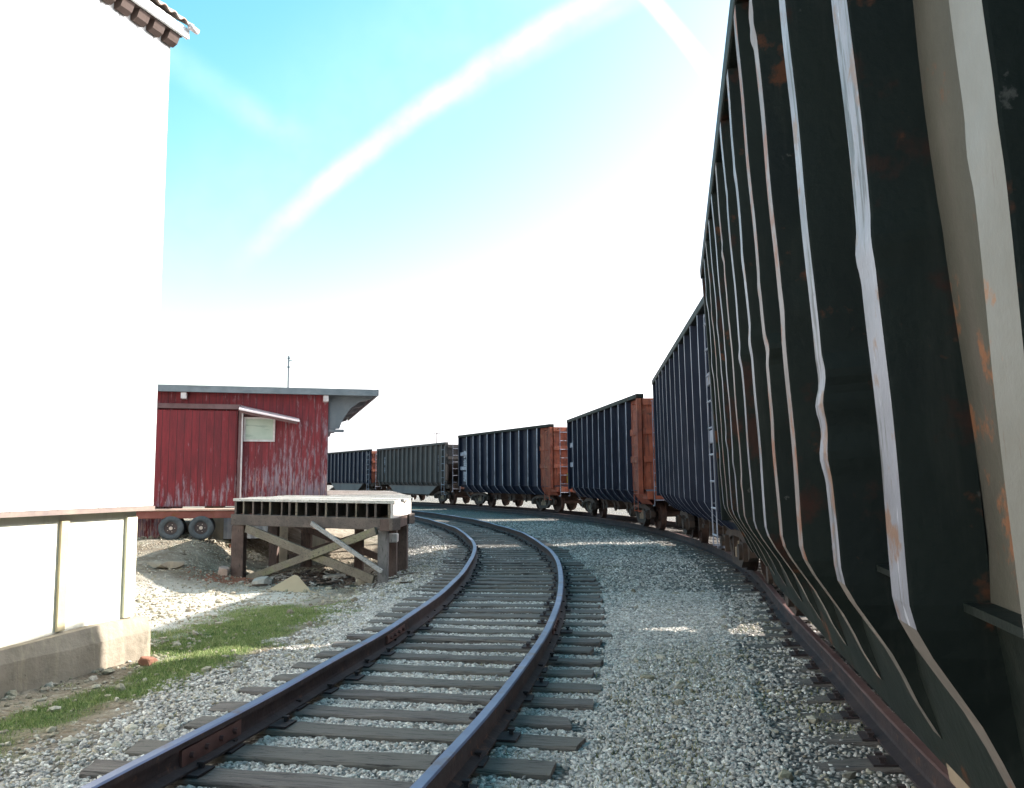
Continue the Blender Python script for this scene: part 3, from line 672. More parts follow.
        mb.build('grab_iron', 'rib_dim', root)
    mb = MB(); cx, cz = -(h+.25), H-.75
    ring = [(cx, -.62+.26*math.cos(a), cz+.26*math.sin(a)) for a in [2*math.pi*i/20 for i in range(21)]]
    mb.tube(ring, .016, 6)
    for a in range(5): mb.tube([(cx, -.62, cz), (cx, -.62+.26*math.cos(a*1.2566), cz+.26*math.sin(a*1.2566))], .011, 5)
    mb.tube([(cx-.03, -.62, cz), (cx+.2, -.62, cz)], .02, 6); mb.build('brake_wheel', 'rib_dim', root)
    mb = MB(); mb.box(-h-.19, -h-.02, .62, .82, 1.2, 1.62); mb.build('brake_box', 'yellow' if near_red else 'truck_iron', root, bevel=.02)
    # floor / slope sheets / bays
    mb = MB(); mb.box(-h+.3, h-.3, -.16, .16, .70, 1.0); mb.build('center_sill', 'truck_iron', root)
    ye = yp-slope-.06; lo = h-2.9
    mb = MB()
    mb.poly([(-h+.1, -ye, zb+.32), (-h+.1, ye, zb+.32), (h-.1, ye, zb+.32), (h-.1, -ye, zb+.32)], [(0, 1, 2, 3)])
    mb.build('floor_sheet', side, root)
    bw = 2*lo/bays
    for i in range(bays):
        x0 = -lo + i*bw + .05; x1 = x0 + bw - .1; xm = (x0+x1)/2; mb = MB()
        zl = .46
        top = [(x0, -ye, zb+.3), (x1, -ye, zb+.3), (x1, ye, zb+.3), (x0, ye, zb+.3)]
        b_ = [(xm-.35, -ye+.25, zl), (xm+.35, -ye+.25, zl), (xm+.35, ye-.25, zl), (xm-.35, ye-.25, zl)]
        mb.poly(top+b_, [(0, 1, 5, 4), (1, 2, 6, 5), (2, 3, 7, 6), (3, 0, 4, 7), (4, 5, 6, 7)])
        mb.box(xm-.4, xm+.4, -ye+.2, ye-.2, zl-.05, zl+.02)
        for s_ in (-1, 1): mb.box(xm-.05, xm+.05, s_*(ye-.18)-.03, s_*(ye-.18)+.03, zl-.1, zl+.35)
        mb.build('hopper_bay', 'chute' if dent else (belly or 'truck_iron'), root)
    if belly:
        mb = MB()
        for s_ in (-1, 1):
            mb.prism([(-h+1.6, zb+.1), (-h+3.2, .50), (h-3.2, .50), (h-1.6, zb+.1), (h-1.6, zb+.3), (-h+1.6, zb+.3)], s_*(ye+.02), s_*(ye-.03), 'y')
        mb.build('belly_sheet', belly, root)
    for (px_, zz, w_, hh) in patches:
        mb = MB(); mb.box(px_-w_/2, px_+w_/2, yp+.0, yp+.012+.012, zz-hh/2, zz+hh/2); mb.build('stencil_patch', 'pale_patch', root)
    for ex in (-1, 1): truck(root, ex*(h-truck_x))
    return root, L, h, yp

# nearest car; it leans in with the cant of the curve
d = Vector((.182, 1)).normalized(); far = Vector((2.385, 10.4)); Ln = 11.4; near = far - d*Ln
depths = [10.4-.9/1.0] ; rb = []
for y in (9.45, 8.72, 7.98, 7.26, 6.52, 5.75, 4.99, 4.28, 3.58, 2.81, 2.01, 1.24, .42, -.4): rb.append(Ln - (10.4-y)/d.y)
rb = sorted([r_ for r_ in rb if r_ > .25])
nN = len(rb); mats = {i: ('rib_face' if i % 3 else 'rib_rusty') for i in range(nN)}
i1 = min(range(nN), key=lambda i: abs(rb[i]-(Ln-(10.4-2.01)/d.y)))
mats[i1] = 'rib_face_wide'; mats[i1+1] = 'rib_face'; mats[i1+2] = 'rib_rusty'; mats[i1-1] = 'rib_cream'; CALM = i1-1
rootN, LN, hN, ypN = hopper('nearest black hopper car, its side towering at right with dented pale scraped ribs', tuple(near), tuple(far), lean=.059, H=3.78, W=3.1, ribs=rb, rw=.125, rd=.15, dent=1.0, side='car_black', rib_mats=mats, endm='car_black', bands=False, zb=.66, slope=.12, zc=1.155, cream=(-Ln/2+rb[i1-1], -Ln/2+rb[i1]))
rootN.location.z += .045
# repair plates and a hanging strap low on the near car
xr = -hN + rb[i1]
mb = MB(); mb.box(xr+.17, xr+.60, ypN+.012, ypN+.03, zc_ := 1.1, 1.55); mb.box(xr+.2, xr+.5, ypN-.1, ypN-.06, .80, 1.06, Matrix.Rotation(0, 3, 'X'))
mb.build('repair_plate', 'car_blueblack', rootN)
mb = MB(); mb.prism([(xr+.35, .98), (xr+1.05, .98), (xr+.85, .50), (xr+.5, .50)], ypN-.15, ypN-.12, 'y'); mb.build('chute_plate', 'chute', rootN, bevel=.01)
mb = MB(); mb.bar((xr+.12, ypN-.05, 1.02), (xr+.16, ypN-.12, .72), .03, .012); mb.build('hanging_strap', 'rib_dim', rootN)
def rl(L, first, n): return [first + (L-2*first)*i/(n-1) for i in range(n)]
hopper('blue black ribbed hopper car directly behind the nearest car, ladder at its near end', (2.62, 11.6), (3.6, 22.6), H=3.80, lean=.022, ribs=rl(11.04, 1.25, 10), rw=.07, rd=.14, side='car_blueblack', rib='rib_dim', endm='car_blueblack', patches=((-5.0, 2.75, .4, .14),))
hopper('blue black ribbed hopper car with orange end, next to the tallest blue black car', (3.36, 24.0), (2.16, 35.0), H=3.58, lean=.012, ribs=rl(11.06, 1.25, 10), rw=.07, rd=.14, side='car_blueblack', rib='rib_dim', endm='car_orange', near_red=True)
hopper('blue black ribbed hopper car with orange end and white stencils, beside the grey hopper car', (1.55, 36.6), (-2.78, 46.6), H=3.52, lean=.008, ribs=rl(10.9, 1.25, 10), rw=.08, rd=.14, side='car_blueblack', rib='rib_dim', endm='car_orange', near_red=True, patches=((4.75, 2.62, .34, .36), (4.75, 2.2, .34, .34), (4.75, 1.5, .4, .5)))
hopper('grey brown hopper car with pale belly, furthest but one in view', (-3.55, 47.8), (-8.9, 59.3), H=3.22, lean=.0, ribs=rl(12.68, .55, 15), rw=.07, rd=.12, side='car_grey', rib='car_lightgrey', endm='car_grey', zc=1.2, zb=1.0, slope=.1, belly='car_lightgrey', chord='car_grey', bands=False, patches=((4.9, 2.5, .25, .5), (4.9, 1.9, .25, .35), (-4.9, 2.2, .3, .9)))
hopper('ribbed dark hopper car with rusty end ladder, furthest away beside the red shed', (-9.55, 60.5), (-14.9, 70.9), H=3.25, lean=.0, ribs=rl(11.7, .6, 12), rw=.09, rd=.12, side='car_blueblack', rib='rib_face', endm='car_orange', zc=1.25, zb=1.05, slope=.02, chord='car_black', bands=False, belly='car_lightgrey')

# ------------------------------------------------------------------ white barn
wd = Vector((.32, 1, 0)).normalized(); wn = Vector((wd.y, -wd.x, 0))
barn = empty('white_barn', (-3.52, 8.9, 0), (0, 0, math.atan2(wd.y, wd.x)), 'tall white wooden barn with concrete footing at the left edge', 'barn')
# local: +x along the wall away from camera, -y = outward (towards the track)
Lb, Db, zt = 13.0, 7.0, 5.95
mb = MB(); rows = []
x = 0.0; xs_ = []
while x > -Lb: xs_ += [(x, 0), (x-.006, .010), (x-.014, .010), (x-.02, 0)]; x -= .24
rows = [[(a, b, z) for a, b in xs_] for z in (1.15, 2.7, 4.3, zt)]
mb.sheet(rows); mb.poly([(0, 0, 1.15), (0, Db, 1.15), (0, Db, zt), (0, Db/2, zt+2.3), (0, 0, zt)], [(0, 1, 2, 3, 4)])
mb.poly([(-Lb, 0, 1.15), (-Lb, Db, 1.15), (-Lb, Db, zt), (-Lb, Db/2, zt+2.3), (-Lb, 0, zt)], [(4, 3, 2, 1, 0)]); mb.poly([(0, Db, 1.15), (-Lb, Db, 1.15), (-Lb, Db, zt), (0, Db, zt)], [(0, 1, 2, 3)])
mb.poly([(0, 0, 1.15), (-Lb, 0, 1.15), (-Lb, Db, 1.15), (0, Db, 1.15)], [(0, 1, 2, 3)])
mb.build('upper_wall', 'white_wall', barn)
mb = MB(); mb.box(-Lb, -.12, .10, Db-.1, -.1, 1.12); mb.build('lower_wall', 'cream_board', barn)
mb = MB(); mb.box(-Lb, .01, -.012, .10, 1.105, 1.146); mb.build('drip_strip', 'drip', barn)
for xx, mt in ((-1.03, 'tan_batten'), (-2.35, 'tan_batten'), (-3.9, 'tan_batten'), (-.2, 'cream_batten')):
    mb = MB(); w_ = .045 if mt == 'tan_batten' else .07; mb.box(xx-w_, xx+w_, .070, .098, .1, 1.05); mb.build('wall_batten', mt, barn, bevel=.004)
mb = MB(); rows = []
for i in range(40):
    xx = .0 - (Lb)*i/39; j = .012*math.sin(i*1.7)+.006*math.sin(i*5.1); h_ = .075 + .02*math.sin(i*.9) + (.0 if i else -.0)
    rows.append([(xx, -.035+j*.5, -.6), (xx, -.02+j, -.05), (xx, .02+j, h_), (xx, .2, h_+.01), (xx, .6, h_)])
mb.sheet(rows); mb.poly([rows[0][0], rows[0][1], rows[0][2], rows[0][3], rows[0][4], (0, .6, -.6)], [(0, 1, 2, 3, 4, 5)])
mb.box(-Lb, 0, .6, Db, -.6, .0)
mb.build('concrete_footing', 'concrete', barn)
# eave
mb = MB(); mb.box(-Lb-.2, .1, -.15, -.115, zt-.0, zt+.10); mb.build('fascia', 'gutter', barn)
for i in range(58):
    xx = -.07 - i*.22; mb = MB(); mb.prism([(-.11, zt-.02), (-.11, zt+.07), (.12, zt+.2), (.12, zt-.06), (-.03, zt-.12), (-.08, zt-.09)], xx-.075, xx+.075, 'x'); mb.build('eave_scallop', 'soffit', barn)  # brown scallops shaped after the shadow of the corrugated roof edge
mb = MB(); mb.box(-Lb-.15, .04, -.11, .03, zt-.005, zt+.02); mb.build('soffit', 'soffit', barn)
mb = MB(); rows = []
n_ = 700
for (yy, zz) in ((-.18, zt+.13), (Db/2, zt+2.42), (Db+.27, zt+.10)):
    rows.append([(.13 - (Lb+.4)*i/n_, yy, zz+.02*math.cos(i/n_*(Lb+.5)/.15*2*math.pi)) for i in range(n_+1)])
mb.sheet(rows); ro = mb.build('roof', 'roof_tin', barn, smooth=True); so = ro.modifiers.new('s', 'SOLIDIFY'); so.thickness = .015
mb = MB(); mb.tube([(.16, -.2, zt+.10), (.04, -.2, zt+.10)], .03, 12); mb.build('gutter_end', 'pale_trim', barn, smooth=True)

# ------------------------------------------------------------------ red shed
fx = Vector((3.9, 1.0, 0)).normalized()
shed = empty('red_shed', (-4.1, 20.0, 0), (0, 0, math.atan2(fx.y, fx.x)), 'weathered red wooden freight shed with flat overhanging roof behind the platform', 'shed')
# local: x along the front to the right (0 at right corner, negative left), y backwards
Ls, Ds = 9.0, 8.5; zr = 3.30
mb = MB(); mb.box(-Ls, 0, 0, Ds, .86, zr-.04); mb.build('wall', 'red_wall', shed)
mb = MB(); mb.box(-.09, .012, -.022, .1, .88, zr-.06); mb.build('corner_board', 'red_wall', shed)
mb = MB(); mb.box(-4.6, -1.92, -.11, -.05, .82, 2.86); mb.build('sliding_door', 'red_door', shed)
mb = MB(); mb.box(-5.6, -1.85, -.15, -.03, 2.90, 3.0); mb.build('door_track', 'dark_track', shed)
mb = MB(); mb.bar((-1.86, -.16, 1.0), (-1.86, -.16, 2.96), .055, .07); mb.build('track_post', 'dark_track', shed)
mb = MB(); mb.box(-1.83, -1.80, -.2, -.13, 1.0, 2.9); mb.build('post_edge', 'pale_trim', shed)
mb = MB()
wx0, wx1, wz0, wz1 = -1.79, -1.13, 2.21, 2.74
for b_ in ((wx0, wx1, wz0, wz0+.04), (wx0, wx1, wz1-.04, wz1), (wx0, wx0+.04, wz0+.04, wz1-.04), (wx1-.04, wx1, wz0+.04, wz1-.04)): mb.box(b_[0], b_[1], -.06, 0.0-.003, b_[2], b_[3])
win = mb.build('window', 'pale_trim', shed)
mb = MB(); mb.box(wx0+.04, wx1-.04, -.03, -.012, wz0+.04, wz1-.04); mb.build('pane', 'pane', win)
mb = MB(); mb.box(wx0, wx1, -.05, -.003, wz1+.045, wz1+.075); mb.build('window_head', 'pale_trim', shed)
mb = MB()
mb.poly([(-1.88, -.5, 2.86), (-.62, -.5, 2.62), (-.62, -.0, 2.70), (-1.88, 0, 2.97), (-1.88, -.5, 2.89), (-.62, -.5, 2.65), (-.62, 0, 2.73), (-1.88, 0, 3.0)], [(3, 2, 1, 0), (4, 5, 6, 7), (0, 1, 5, 4), (1, 2, 6, 5), (2, 3, 7, 6), (3, 0, 4, 7)])
mb.build('awning', 'pink_tin', shed)
mb = MB(); mb.poly([(-1.86, -.46, 2.855), (-.66, -.46, 2.625), (-.66, -.02, 2.63), (-1.86, -.02, 2.80)], [(3, 2, 1, 0)]); mb.bar((-1.85, -.44, 2.83), (-.66, -.44, 2.60), .03, .05); mb.build('awning_frame', 'dark_track', shed)
mb = MB(); mb.box(-Ls-.4, 1.05, -.28, Ds+.4, zr+.02, zr+.075); mb.build('roof', 'bracket', shed)
mb = MB(); mb.box(-Ls-.4, 1.06, -.315, -.28, zr-.06, zr+.08); mb.box(1.05, 1.09, -.30, Ds+.4, zr-.05, zr+.085); mb.build('roof_fascia', 'fascia', shed)
for xx in (-.06, -3.02, -6.0): mb = MB(); mb.box(xx-.055, xx+.055, -.279, 0, zr-.2, zr-.075); mb.build('beam_end', 'pale_trim', shed)
for j in range(5):
    yy = .05 + j*2.05; mb = MB()
    prof = [(.012, zr), (1.02, zr), (.98, zr-.09), (.7, zr-.17), (.5, zr-.32), (.38, zr-.5), (.3, zr-.66), (.26, zr-.78), (.012, zr-.80)]
    mb.prism(prof, yy, yy+.09, 'y'); 
    if j == 0: mb.box(.012, .36, yy-.03, yy+.12, zr-.86, zr-.80)
    mb.build('eave_bracket', 'bracket', shed)
mb = MB(); mb.box(-Ls, -3.0, .04, .12, .12, .86); mb.build('wall_skirt', 'red_wall', shed)
for i, xx in enumerate((-2.35, -1.0, -.2)):
    mb = MB(); mb.box(xx-.2, xx+.2, .05, .45, -.5, .86); mb.build('foundation_pier', 'concrete', shed, bevel=.02)
mb = MB(); rows = [[(-2.15+i*.04, .03+.012*math.cos(i*1.6), z) for i in range(24)] for z in (.12, .80)]; mb.sheet(rows); mb.build('tin_skirt', 'grey_metal', shed)
mb = MB(); mb.tube([(-5.5, 22, 3.37), (-5.5, 22, 4.42)], .02, 6); mb.tube([(-5.5, 22, 4.3), (-5.42, 22, 4.3)], .01, 5)
mb.box(-5.56, -5.44, 21.94, 22.06, 3.365, 3.39)
for k_ in range(2): mb.tube([(-5.53, 22, 4.36-.22*k_), (-5.47, 22, 4.36-.22*k_)], .02, 6)
tag(mb.build('antenna_mast', 'bracket'), 'thin grey antenna mast standing on the shed roof', 'antenna')

# ------------------------------------------------------------------ loading platform
pl = empty('loading_platform', (-3.5, 16, 0), (0, 0, 0), 'old timber loading platform with crossed braces in front of the red shed', 'loading platform')
po = Vector((-3.5, 16, 0))
zd = 1.04
Lp = [(-5.19, 16.9), (-4.9, 19.72), (-4.02, 20.02), (-4.05, 20.1), (-6.0, 28)]
FL = Vector((-5.19, 16.9)); FR = Vector((-1.97, 15.1))
def Lx(t):   # t: distance back from the front line
    return Vector((np.interp(t, [0, 3.0], [-5.19, -4.9]), np.interp(t, [0, 3.0], [16.9, 19.68]))) if t <= 3.0 else Vector((np.interp(t, [3.0, 3.001, 10.5], [-4.03, -4.0, -5.9]), np.interp(t, [3.0, 10.5], [19.85, 27.9])))
def Rx(t): return Vector((np.interp(t, [0, 2.4, 4.6, 8, 11.5], [-1.97, -1.93, -2.3, -2.9, -3.62]), np.interp(t, [0, 11.5], [15.1, 26.7])))
mb = MB(); t = 0.0; i = 0
while t < 11.2:
    w_ = random.uniform(.16, .2); a0, a1, b0, b1 = Lx(t), Lx(t+w_), Rx(t), Rx(t+w_)
    if (t-3)*(t+w_-3) < 0: a1 = Lx(2.999) if t < 3 else a1
    z0 = zd-.045+random.uniform(-.006, .006); z1 = zd+random.uniform(-.008, .01); j0 = random.uniform(-.05, .05)
    dR = (b0-a0).normalized()*j0; dL = (b0-a0).normalized()*random.uniform(-.03, .03) if t < 2.7 else Vector((0, 0))
    P = []
    for z in (z0, z1):
        for q in (a0+dL, b0+dR, b1+dR, a1+dL): P.append((q.x-po.x, q.y-po.y, z))
    mb.poly(P, [(3, 2, 1, 0), (4, 5, 6, 7), (0, 1, 5, 4), (1, 2, 6, 5), (2, 3, 7, 6), (3, 0, 4, 7)]); t += w_+.012
mb.build('deck', 'plank_grey', pl)
fd = (FR-FL).normalized(); bd = Vector((.03, 1)).normalized()      # front direction, back direction
def fp(s, b=0.0): q = FL + fd*s + bd*b; return (q.x-po.x, q.y-po.y)
Lf = (FR-FL).length
for i in range(17):       # joists running back from the front
    s = .06 + (Lf-.2)*i/16 + random.uniform(-.05, .05) if 0 < i < 16 else .04+(Lf-.14)*i/16
    a = fp(s, .02); b = fp(s, 2.2); mb = MB(); mb.bar((a[0], a[1], zd-.17), (b[0], b[1], zd-.17), random.uniform(.025, .04), .24); mb.build('joist', 'brace_wood' if i % 3 == 1 else 'beam_wood', pl)
mb = MB(); a, b = fp(.0, .10), fp(Lf+.05, .10); mb.bar((*a, zd-.39), (*b, zd-.39), .22, .2); mb.build('front_beam', 'beam_wood', pl, bevel=.012)
mb = MB(); a, b = fp(-.1, 2.0), fp(Lf+.0, 2.2); mb.bar((*a, zd-.39), (*b, zd-.39), .2, .2); mb.build('rear_beam', 'beam_wood', pl, bevel=.012)
for tt0, tt1, mt in ((.02, 2.3, 'sunlit_post'), (2.32, 4.6, 'sunlit_post'), (4.62, 8, 'sunlit_post'), (8.02, 11.4, 'sunlit_post')):
    a, b = Rx(tt0), Rx(tt1); mb = MB(); mb.bar((a.x-po.x-.03, a.y-po.y, zd-.17), (b.x-po.x-.03, b.y-po.y, zd-.17), .05, .25); mb.build('side_rim', mt, pl)
    mb = MB(); mb.bar((a.x-po.x-.14, a.y-po.y, zd-.40), (b.x-po.x-.14, b.y-po.y, zd-.40), .18, .2); mb.build('side_beam', 'post_wood', pl)
def gz(x, y): return float(ground_z(np.array([x]), np.array([y]))[0])
posts = []
def post(x, y, w, mt, top=zd-.49, tilt=0):
    mb = MB(); z0 = gz(x, y)-.25; mb.bar((x-po.x+tilt, y-po.y, z0), (x-po.x, y-po.y, top), w, w, (0, 1, 0)); mb.build('post', mt, pl, bevel=.012)
q = fp(.12, .10); post(q[0]+po.x, q[1]+po.y, .23, 'post_wood')
q = fp(Lf-.22, .08); post(q[0]+po.x, q[1]+po.y, .17, 'post_grey')
q = fp(.45, 1.5); post(q[0]+po.x, q[1]+po.y, .17, 'post_wood', zd-.3)
q = fp(1.0, 2.4); post(q[0]+po.x, q[1]+po.y, .2, 'post_wood', zd-.3)
q = fp(2.4, 2.3); post(q[0]+po.x, q[1]+po.y, .17, 'post_wood', zd-.3)
for tt, mt, w_ in ((.85, 'post_wood', .16), (2.1, 'post_wood', .2), (3.2, 'post_wood', .2), (4.6, 'sunlit_post', .2), (6.3, 'post_wood', .2), (8.2, 'post_wood', .2), (10.2, 'post_wood', .2)):
    q = Rx(tt); post(q.x-.14, q.y, w_, mt)
mb = MB(); q = Rx(.55); mb.box(q.x-po.x-.2, q.x-po.x+.0, q.y-po.y-.1, q.y-po.y+.1, .32, .47); mb.build('post_cap', 'sunlit_post', pl, bevel=.02)
def brace(s0, z0, s1, z1, b, w, h_, mt, nm='brace'):
    a, c = fp(s0, b), fp(s1, b); mb = MB(); mb.bar((*a, z0), (*c, z1), w, h_); mb.build(nm, mt, pl, bevel=.006)
brace(.35, .50, 3.30, -.28, -.02, .06, .15, 'brace_wood')
brace(.45, -.40, 3.35, .54, -.085, .06, .13, 'brace_wood')
brace(1.95, .64, 3.50, -.12, -.15, .035, .075, 'pale_board', 'loose_board')
brace(.6, .5, 3.2, -.2, 2.28, .06, .13, 'post_wood')
brace(.7, -.2, 3.2, .5, 2.0, .06, .13, 'post_wood')

# ------------------------------------------------------------------ trailer
tr = empty('flatbed_trailer', (-6.7, 18.75, .16), (0, 0, math.atan2(fx.y, fx.x)), 'low rusty red flatbed trailer with two small wheels in front of the shed', 'trailer')
mb = MB(); mb.box(-2.4, 1.35, -.28, -.2, .44, .59); mb.box(-2.4, 1.35, .2, .28, .44, .59)
for xx in (-2.3, -1.2, .7, 1.28): mb.box(xx-.03, xx+.03, -.2, .2, .46, .56)
mb.build('frame', 'trailer_red', tr, bevel=.01)
mb = MB(); mb.box(-2.45, 1.4, -.32, .32, .595, .625); mb.build('deck', 'trailer_deck', tr)
mb = MB(); mb.tube([(-.28, 0, .245), (.3, 0, .245)], .0001, 4); 
for xx in (-.29, .29):
    for yy in (-.24, .24):
        w = MB(); n = 28; prof = [(-.07, .13), (-.075, .2), (-.06, .236), (-.03, .246), (.03, .246), (.06, .236), (.075, .2), (.07, .13)]
        m = len(prof); P = [(r*math.cos(a), y, r*math.sin(a)) for a in [2*math.pi*i/n for i in range(n)] for (y, r) in prof]
        w.poly(P, [(i*m+j, i*m+(j+1) % m, ((i+1) % n)*m+(j+1) % m, ((i+1) % n)*m+j) for i in range(n) for j in range(m)])
        wh = w.build('tyre', 'tyre', tr, smooth=True); wh.location = (xx, yy, .246)
        r_ = MB(); r_.tube([(0, -.045, 0), (0, .045, 0)], .135, 20)
        rr_ = r_.build('rim', 'rim', wh); h_ = MB(); h_.tube([(0, -.075, 0), (0, .05, 0)], .035, 12)
        for a in range(5): h_.tube([(.075*math.cos(a*1.2566), -.055, .075*math.sin(a*1.2566)), (.075*math.cos(a*1.2566), -.04, .075*math.sin(a*1.2566))], .008, 5)
        h_.build('hub', 'hub', wh)
    a = MB(); a.tube([(xx, -.2, .246), (xx, .2, .246)], .03, 8); a.bar((xx, -.2, .3), (xx, .2, .3), .06, .04); a.build('axle', 'trailer_red', tr)
    a = MB(); a.box(xx-.03, xx+.03, -.26, -.22, .28, .45); a.box(xx-.03, xx+.03, .22, .26, .28, .45); a.build('spring_hanger', 'trailer_red', tr)

# ------------------------------------------------------------------ loose things under and around the platform
def rock(x, y, r, mt, label, cat='rock', sx=1, sy=1, sz=.7, group=None, seed=0, name='rock', lift=.3):
    rr = random.Random(seed); bm = MB(); import bmesh
    b = bmesh.new(); bmesh.ops.create_icosphere(b, subdivisions=3, radius=1)
    for v in b.verts:
        k = 1 + .28*mnoise.noise(v.co*1.3+Vector((seed*3.1, 0, 0))) + .1*mnoise.noise(v.co*4+Vector((seed, 0, 0)))
        q = v.co*k; q = Vector((max(-.8, min(.8, q.x)), max(-.75, min(.75, q.y)), max(-.7, min(.62, q.z)))); v.co = Vector((q.x*r*sx, q.y*r*sy, q.z*r*sz))
    me = bpy.data.meshes.new(name); b.to_mesh(me); b.free(); me.materials.append(M[mt]); o = bpy.data.objects.new(name, me); C.objects.link(o)
    o.location = (x, y, gz(x, y)+r*sz*lift); o.rotation_euler = (rr.uniform(-.2, .2), rr.uniform(-.2, .2), rr.uniform(0, 3)); return tag(o, label, cat, group)
rock(-5.28, 16.72, .115, 'rock_pink', 'rounded pinkish rock beside the front left platform post', seed=2, sz=1, lift=.6)
rock(-4.32, 15.75, .17, 'rock', 'pale flat rock in front of the crossed platform braces', seed=4, sx=1.2, sz=.8)
rock(-6.3, 16.5, .34, 'concrete', 'low flat concrete lump in the shade left of the platform', seed=5, sz=.3, sx=1.3, lift=-.15)
rock(-3.36, 8.5, .085, 'brick_red', 'reddish rock at the foot of the barn corner', seed=6, sx=1.3, sz=.7)
rock(-4.05, 7.6, .065, 'gutter', 'small white rock against the concrete footing of the barn', seed=8, sz=1.1, lift=.5)
rock(-3.15, 16.2, .2, 'rock', 'grey broken rock under the right half of the platform', seed=9, sx=1.2)
rock(-2.55, 15.55, .15, 'concrete', 'grey concrete lump leaning near the right platform post', seed=10, sx=1.1, sz=1)
rock(-6.55, 19.35, .1, 'gutter', 'white lump between the two trailer wheels', seed=11, sz=1.2)
rock(-5.62, 18.9, .1, 'brick_red', 'reddish broken block right of the trailer wheels', seed=12, sz=1)
rock(-5.9, 19.2, .09, 'brick_red', 'small reddish brick lump under the trailer end', seed=13, sz=1.2)
# plywood sheet
mb = MB(); mb.prism([(-.48, 0), (.45, 0), (.3, .05), (.02, .34), (-.05, .36)], -.01, .01, 'y')
pw = mb.build('plywood_sheet', 'plywood'); pw.location = (-3.55, 14.75, gz(-3.55, 14.75)-.02); pw.rotation_euler = (-.75, 0, -.1); tag(pw, 'tan triangular plywood scrap leaning on the ground before the platform', 'plywood')
# scrap heap under the platform
n = 420; a = rng.random(n)*6.283; X = -3.5 + rng.normal(0, .75, n); Y = 15.95 + (X+3.5)*-.5 + rng.normal(.35, .4, n)
mb = MB()
for i in range(n):
    ln = random.uniform(.06, .4); w_ = random.uniform(.015, .07); z = gz(X[i], Y[i]) + random.uniform(.0, .08)*max(0, 1-abs(X[i]+3.5))
    aa = a[i]; mb.mat(random.choice((0, 0, 0, 1, 2)))
    mb.bar((X[i]-math.cos(aa)*ln/2, Y[i]-math.sin(aa)*ln/2, z), (X[i]+math.cos(aa)*ln/2, Y[i]+math.sin(aa)*ln/2, z+random.uniform(-.03, .07)), w_, random.uniform(.008, .03))
tag(mb.build('scrap_litter', ['litter_dark', 'plank_grey', 'beam_wood']), 'broken wood scraps and litter heaped under the platform', 'litter', kind='stuff')
X, Y = rng.normal(-4.9, .4, 700), rng.normal(16.3, .3, 700)
tag(make_stones('brick_crumbs', X, Y, rng.uniform(.01, .024, 700), 'brick_red'), 'reddish crumbled brick around the left platform post', 'rubble', kind='stuff')
X, Y = rng.uniform(-8, -5.3, 500), rng.uniform(19.0, 19.8, 500)
tag(make_stones('shed_rubble', X, Y, rng.uniform(.02, .06, 500), 'stones_tan'), 'pale rubble along the foot of the red shed', 'rubble', kind='stuff')
# far utility pole
mb = MB(); mb.tube([(0, 0, -.5), (0, 0, 9.9)], [.16, .11], 8); up = mb.build('pole', 'post_wood')
ut = empty('utility_pole', (-20.2, 242, 4), label='distant utility pole with one crossarm rising behind the grey hopper car', cat='utility pole'); up.parent = ut
mb = MB(); mb.box(-1.3, 1.3, -.07, .07, 9.2, 9.35); 
mb.build('crossarm', 'post_wood', ut)
for xx in (-1.2, -.6, .6, 1.2):
    mb = MB(); mb.tube([(xx, 0, 9.35), (xx, 0, 9.6)], .05, 6); mb.build('insulator', 'grey_metal', ut)

# ------------------------------------------------------------------ camera, sun, sky
f = 900; H0 = 478; cy = 394; pitch = math.atan((H0-cy)/f)
cam = bpy.data.cameras.new('camera'); co = bpy.data.objects.new('camera', cam); C.objects.link(co)
cam.lens = 36*f/1024; cam.sensor_width = 36; cam.clip_start = .02; cam.clip_end = 9000
co.location = (0, 0, 1.42); co.rotation_euler = (math.pi/2+pitch, 0, 0); sc.camera = co
sd = Vector((math.sin(SUN_AZ)*math.cos(SUN_EL), math.cos(SUN_AZ)*math.cos(SUN_EL), math.sin(SUN_EL)))
sl_ = bpy.data.lights.new('sun', 'SUN'); sl_.energy = 5.0; sl_.angle = math.radians(.5); sl_.color = (1, .95, .87)
so = bpy.data.objects.new('sun', sl_); C.objects.link(so); so.rotation_euler = sd.to_track_quat('Z', 'Y').to_euler()
w = bpy.data.worlds.new('World'); sc.world = w; w.use_nodes = True; nt = w.node_tree; nt.nodes.clear(); k = NT(nt)
out = k.n('ShaderNodeOutputWorld'); bg = k.n('ShaderNodeBackground'); bg.inputs[1].default_value = .15; k.l(bg.outputs[0], out.inputs[0])
sky = k.n('ShaderNodeTexSky'); sky.sky_type = 'NISHITA'; sky.sun_disc = False; sky.sun_elevation = SUN_EL; sky.sun_rotation = SUN_AZ
sky.air_density = 1.0; sky.dust_density = 2.4; sky.ozone_density = 1.0; sky.altitude = 200
def pray(x, y):
    d_ = Vector(((x-512)/f, 1, -(y-cy)/f)); d_ = Matrix.Rotation(pitch, 3, 'X') @ d_; return d_.normalized()
tc = k.n('ShaderNodeTexCoord')
nv = k.n('ShaderNodeTexNoise'); nv.inputs['Scale'].default_value = 9; nv.inputs['Detail'].default_value = 6; nv.inputs['Roughness'].default_value = .6; k.l(tc.outputs['Generated'], nv.inputs['Vector'])
nfine = k.n('ShaderNodeTexNoise'); nfine.inputs['Scale'].default_value = 30; nfine.inputs['Detail'].default_value = 6; k.l(tc.outputs['Generated'], nfine.inputs['Vector'])
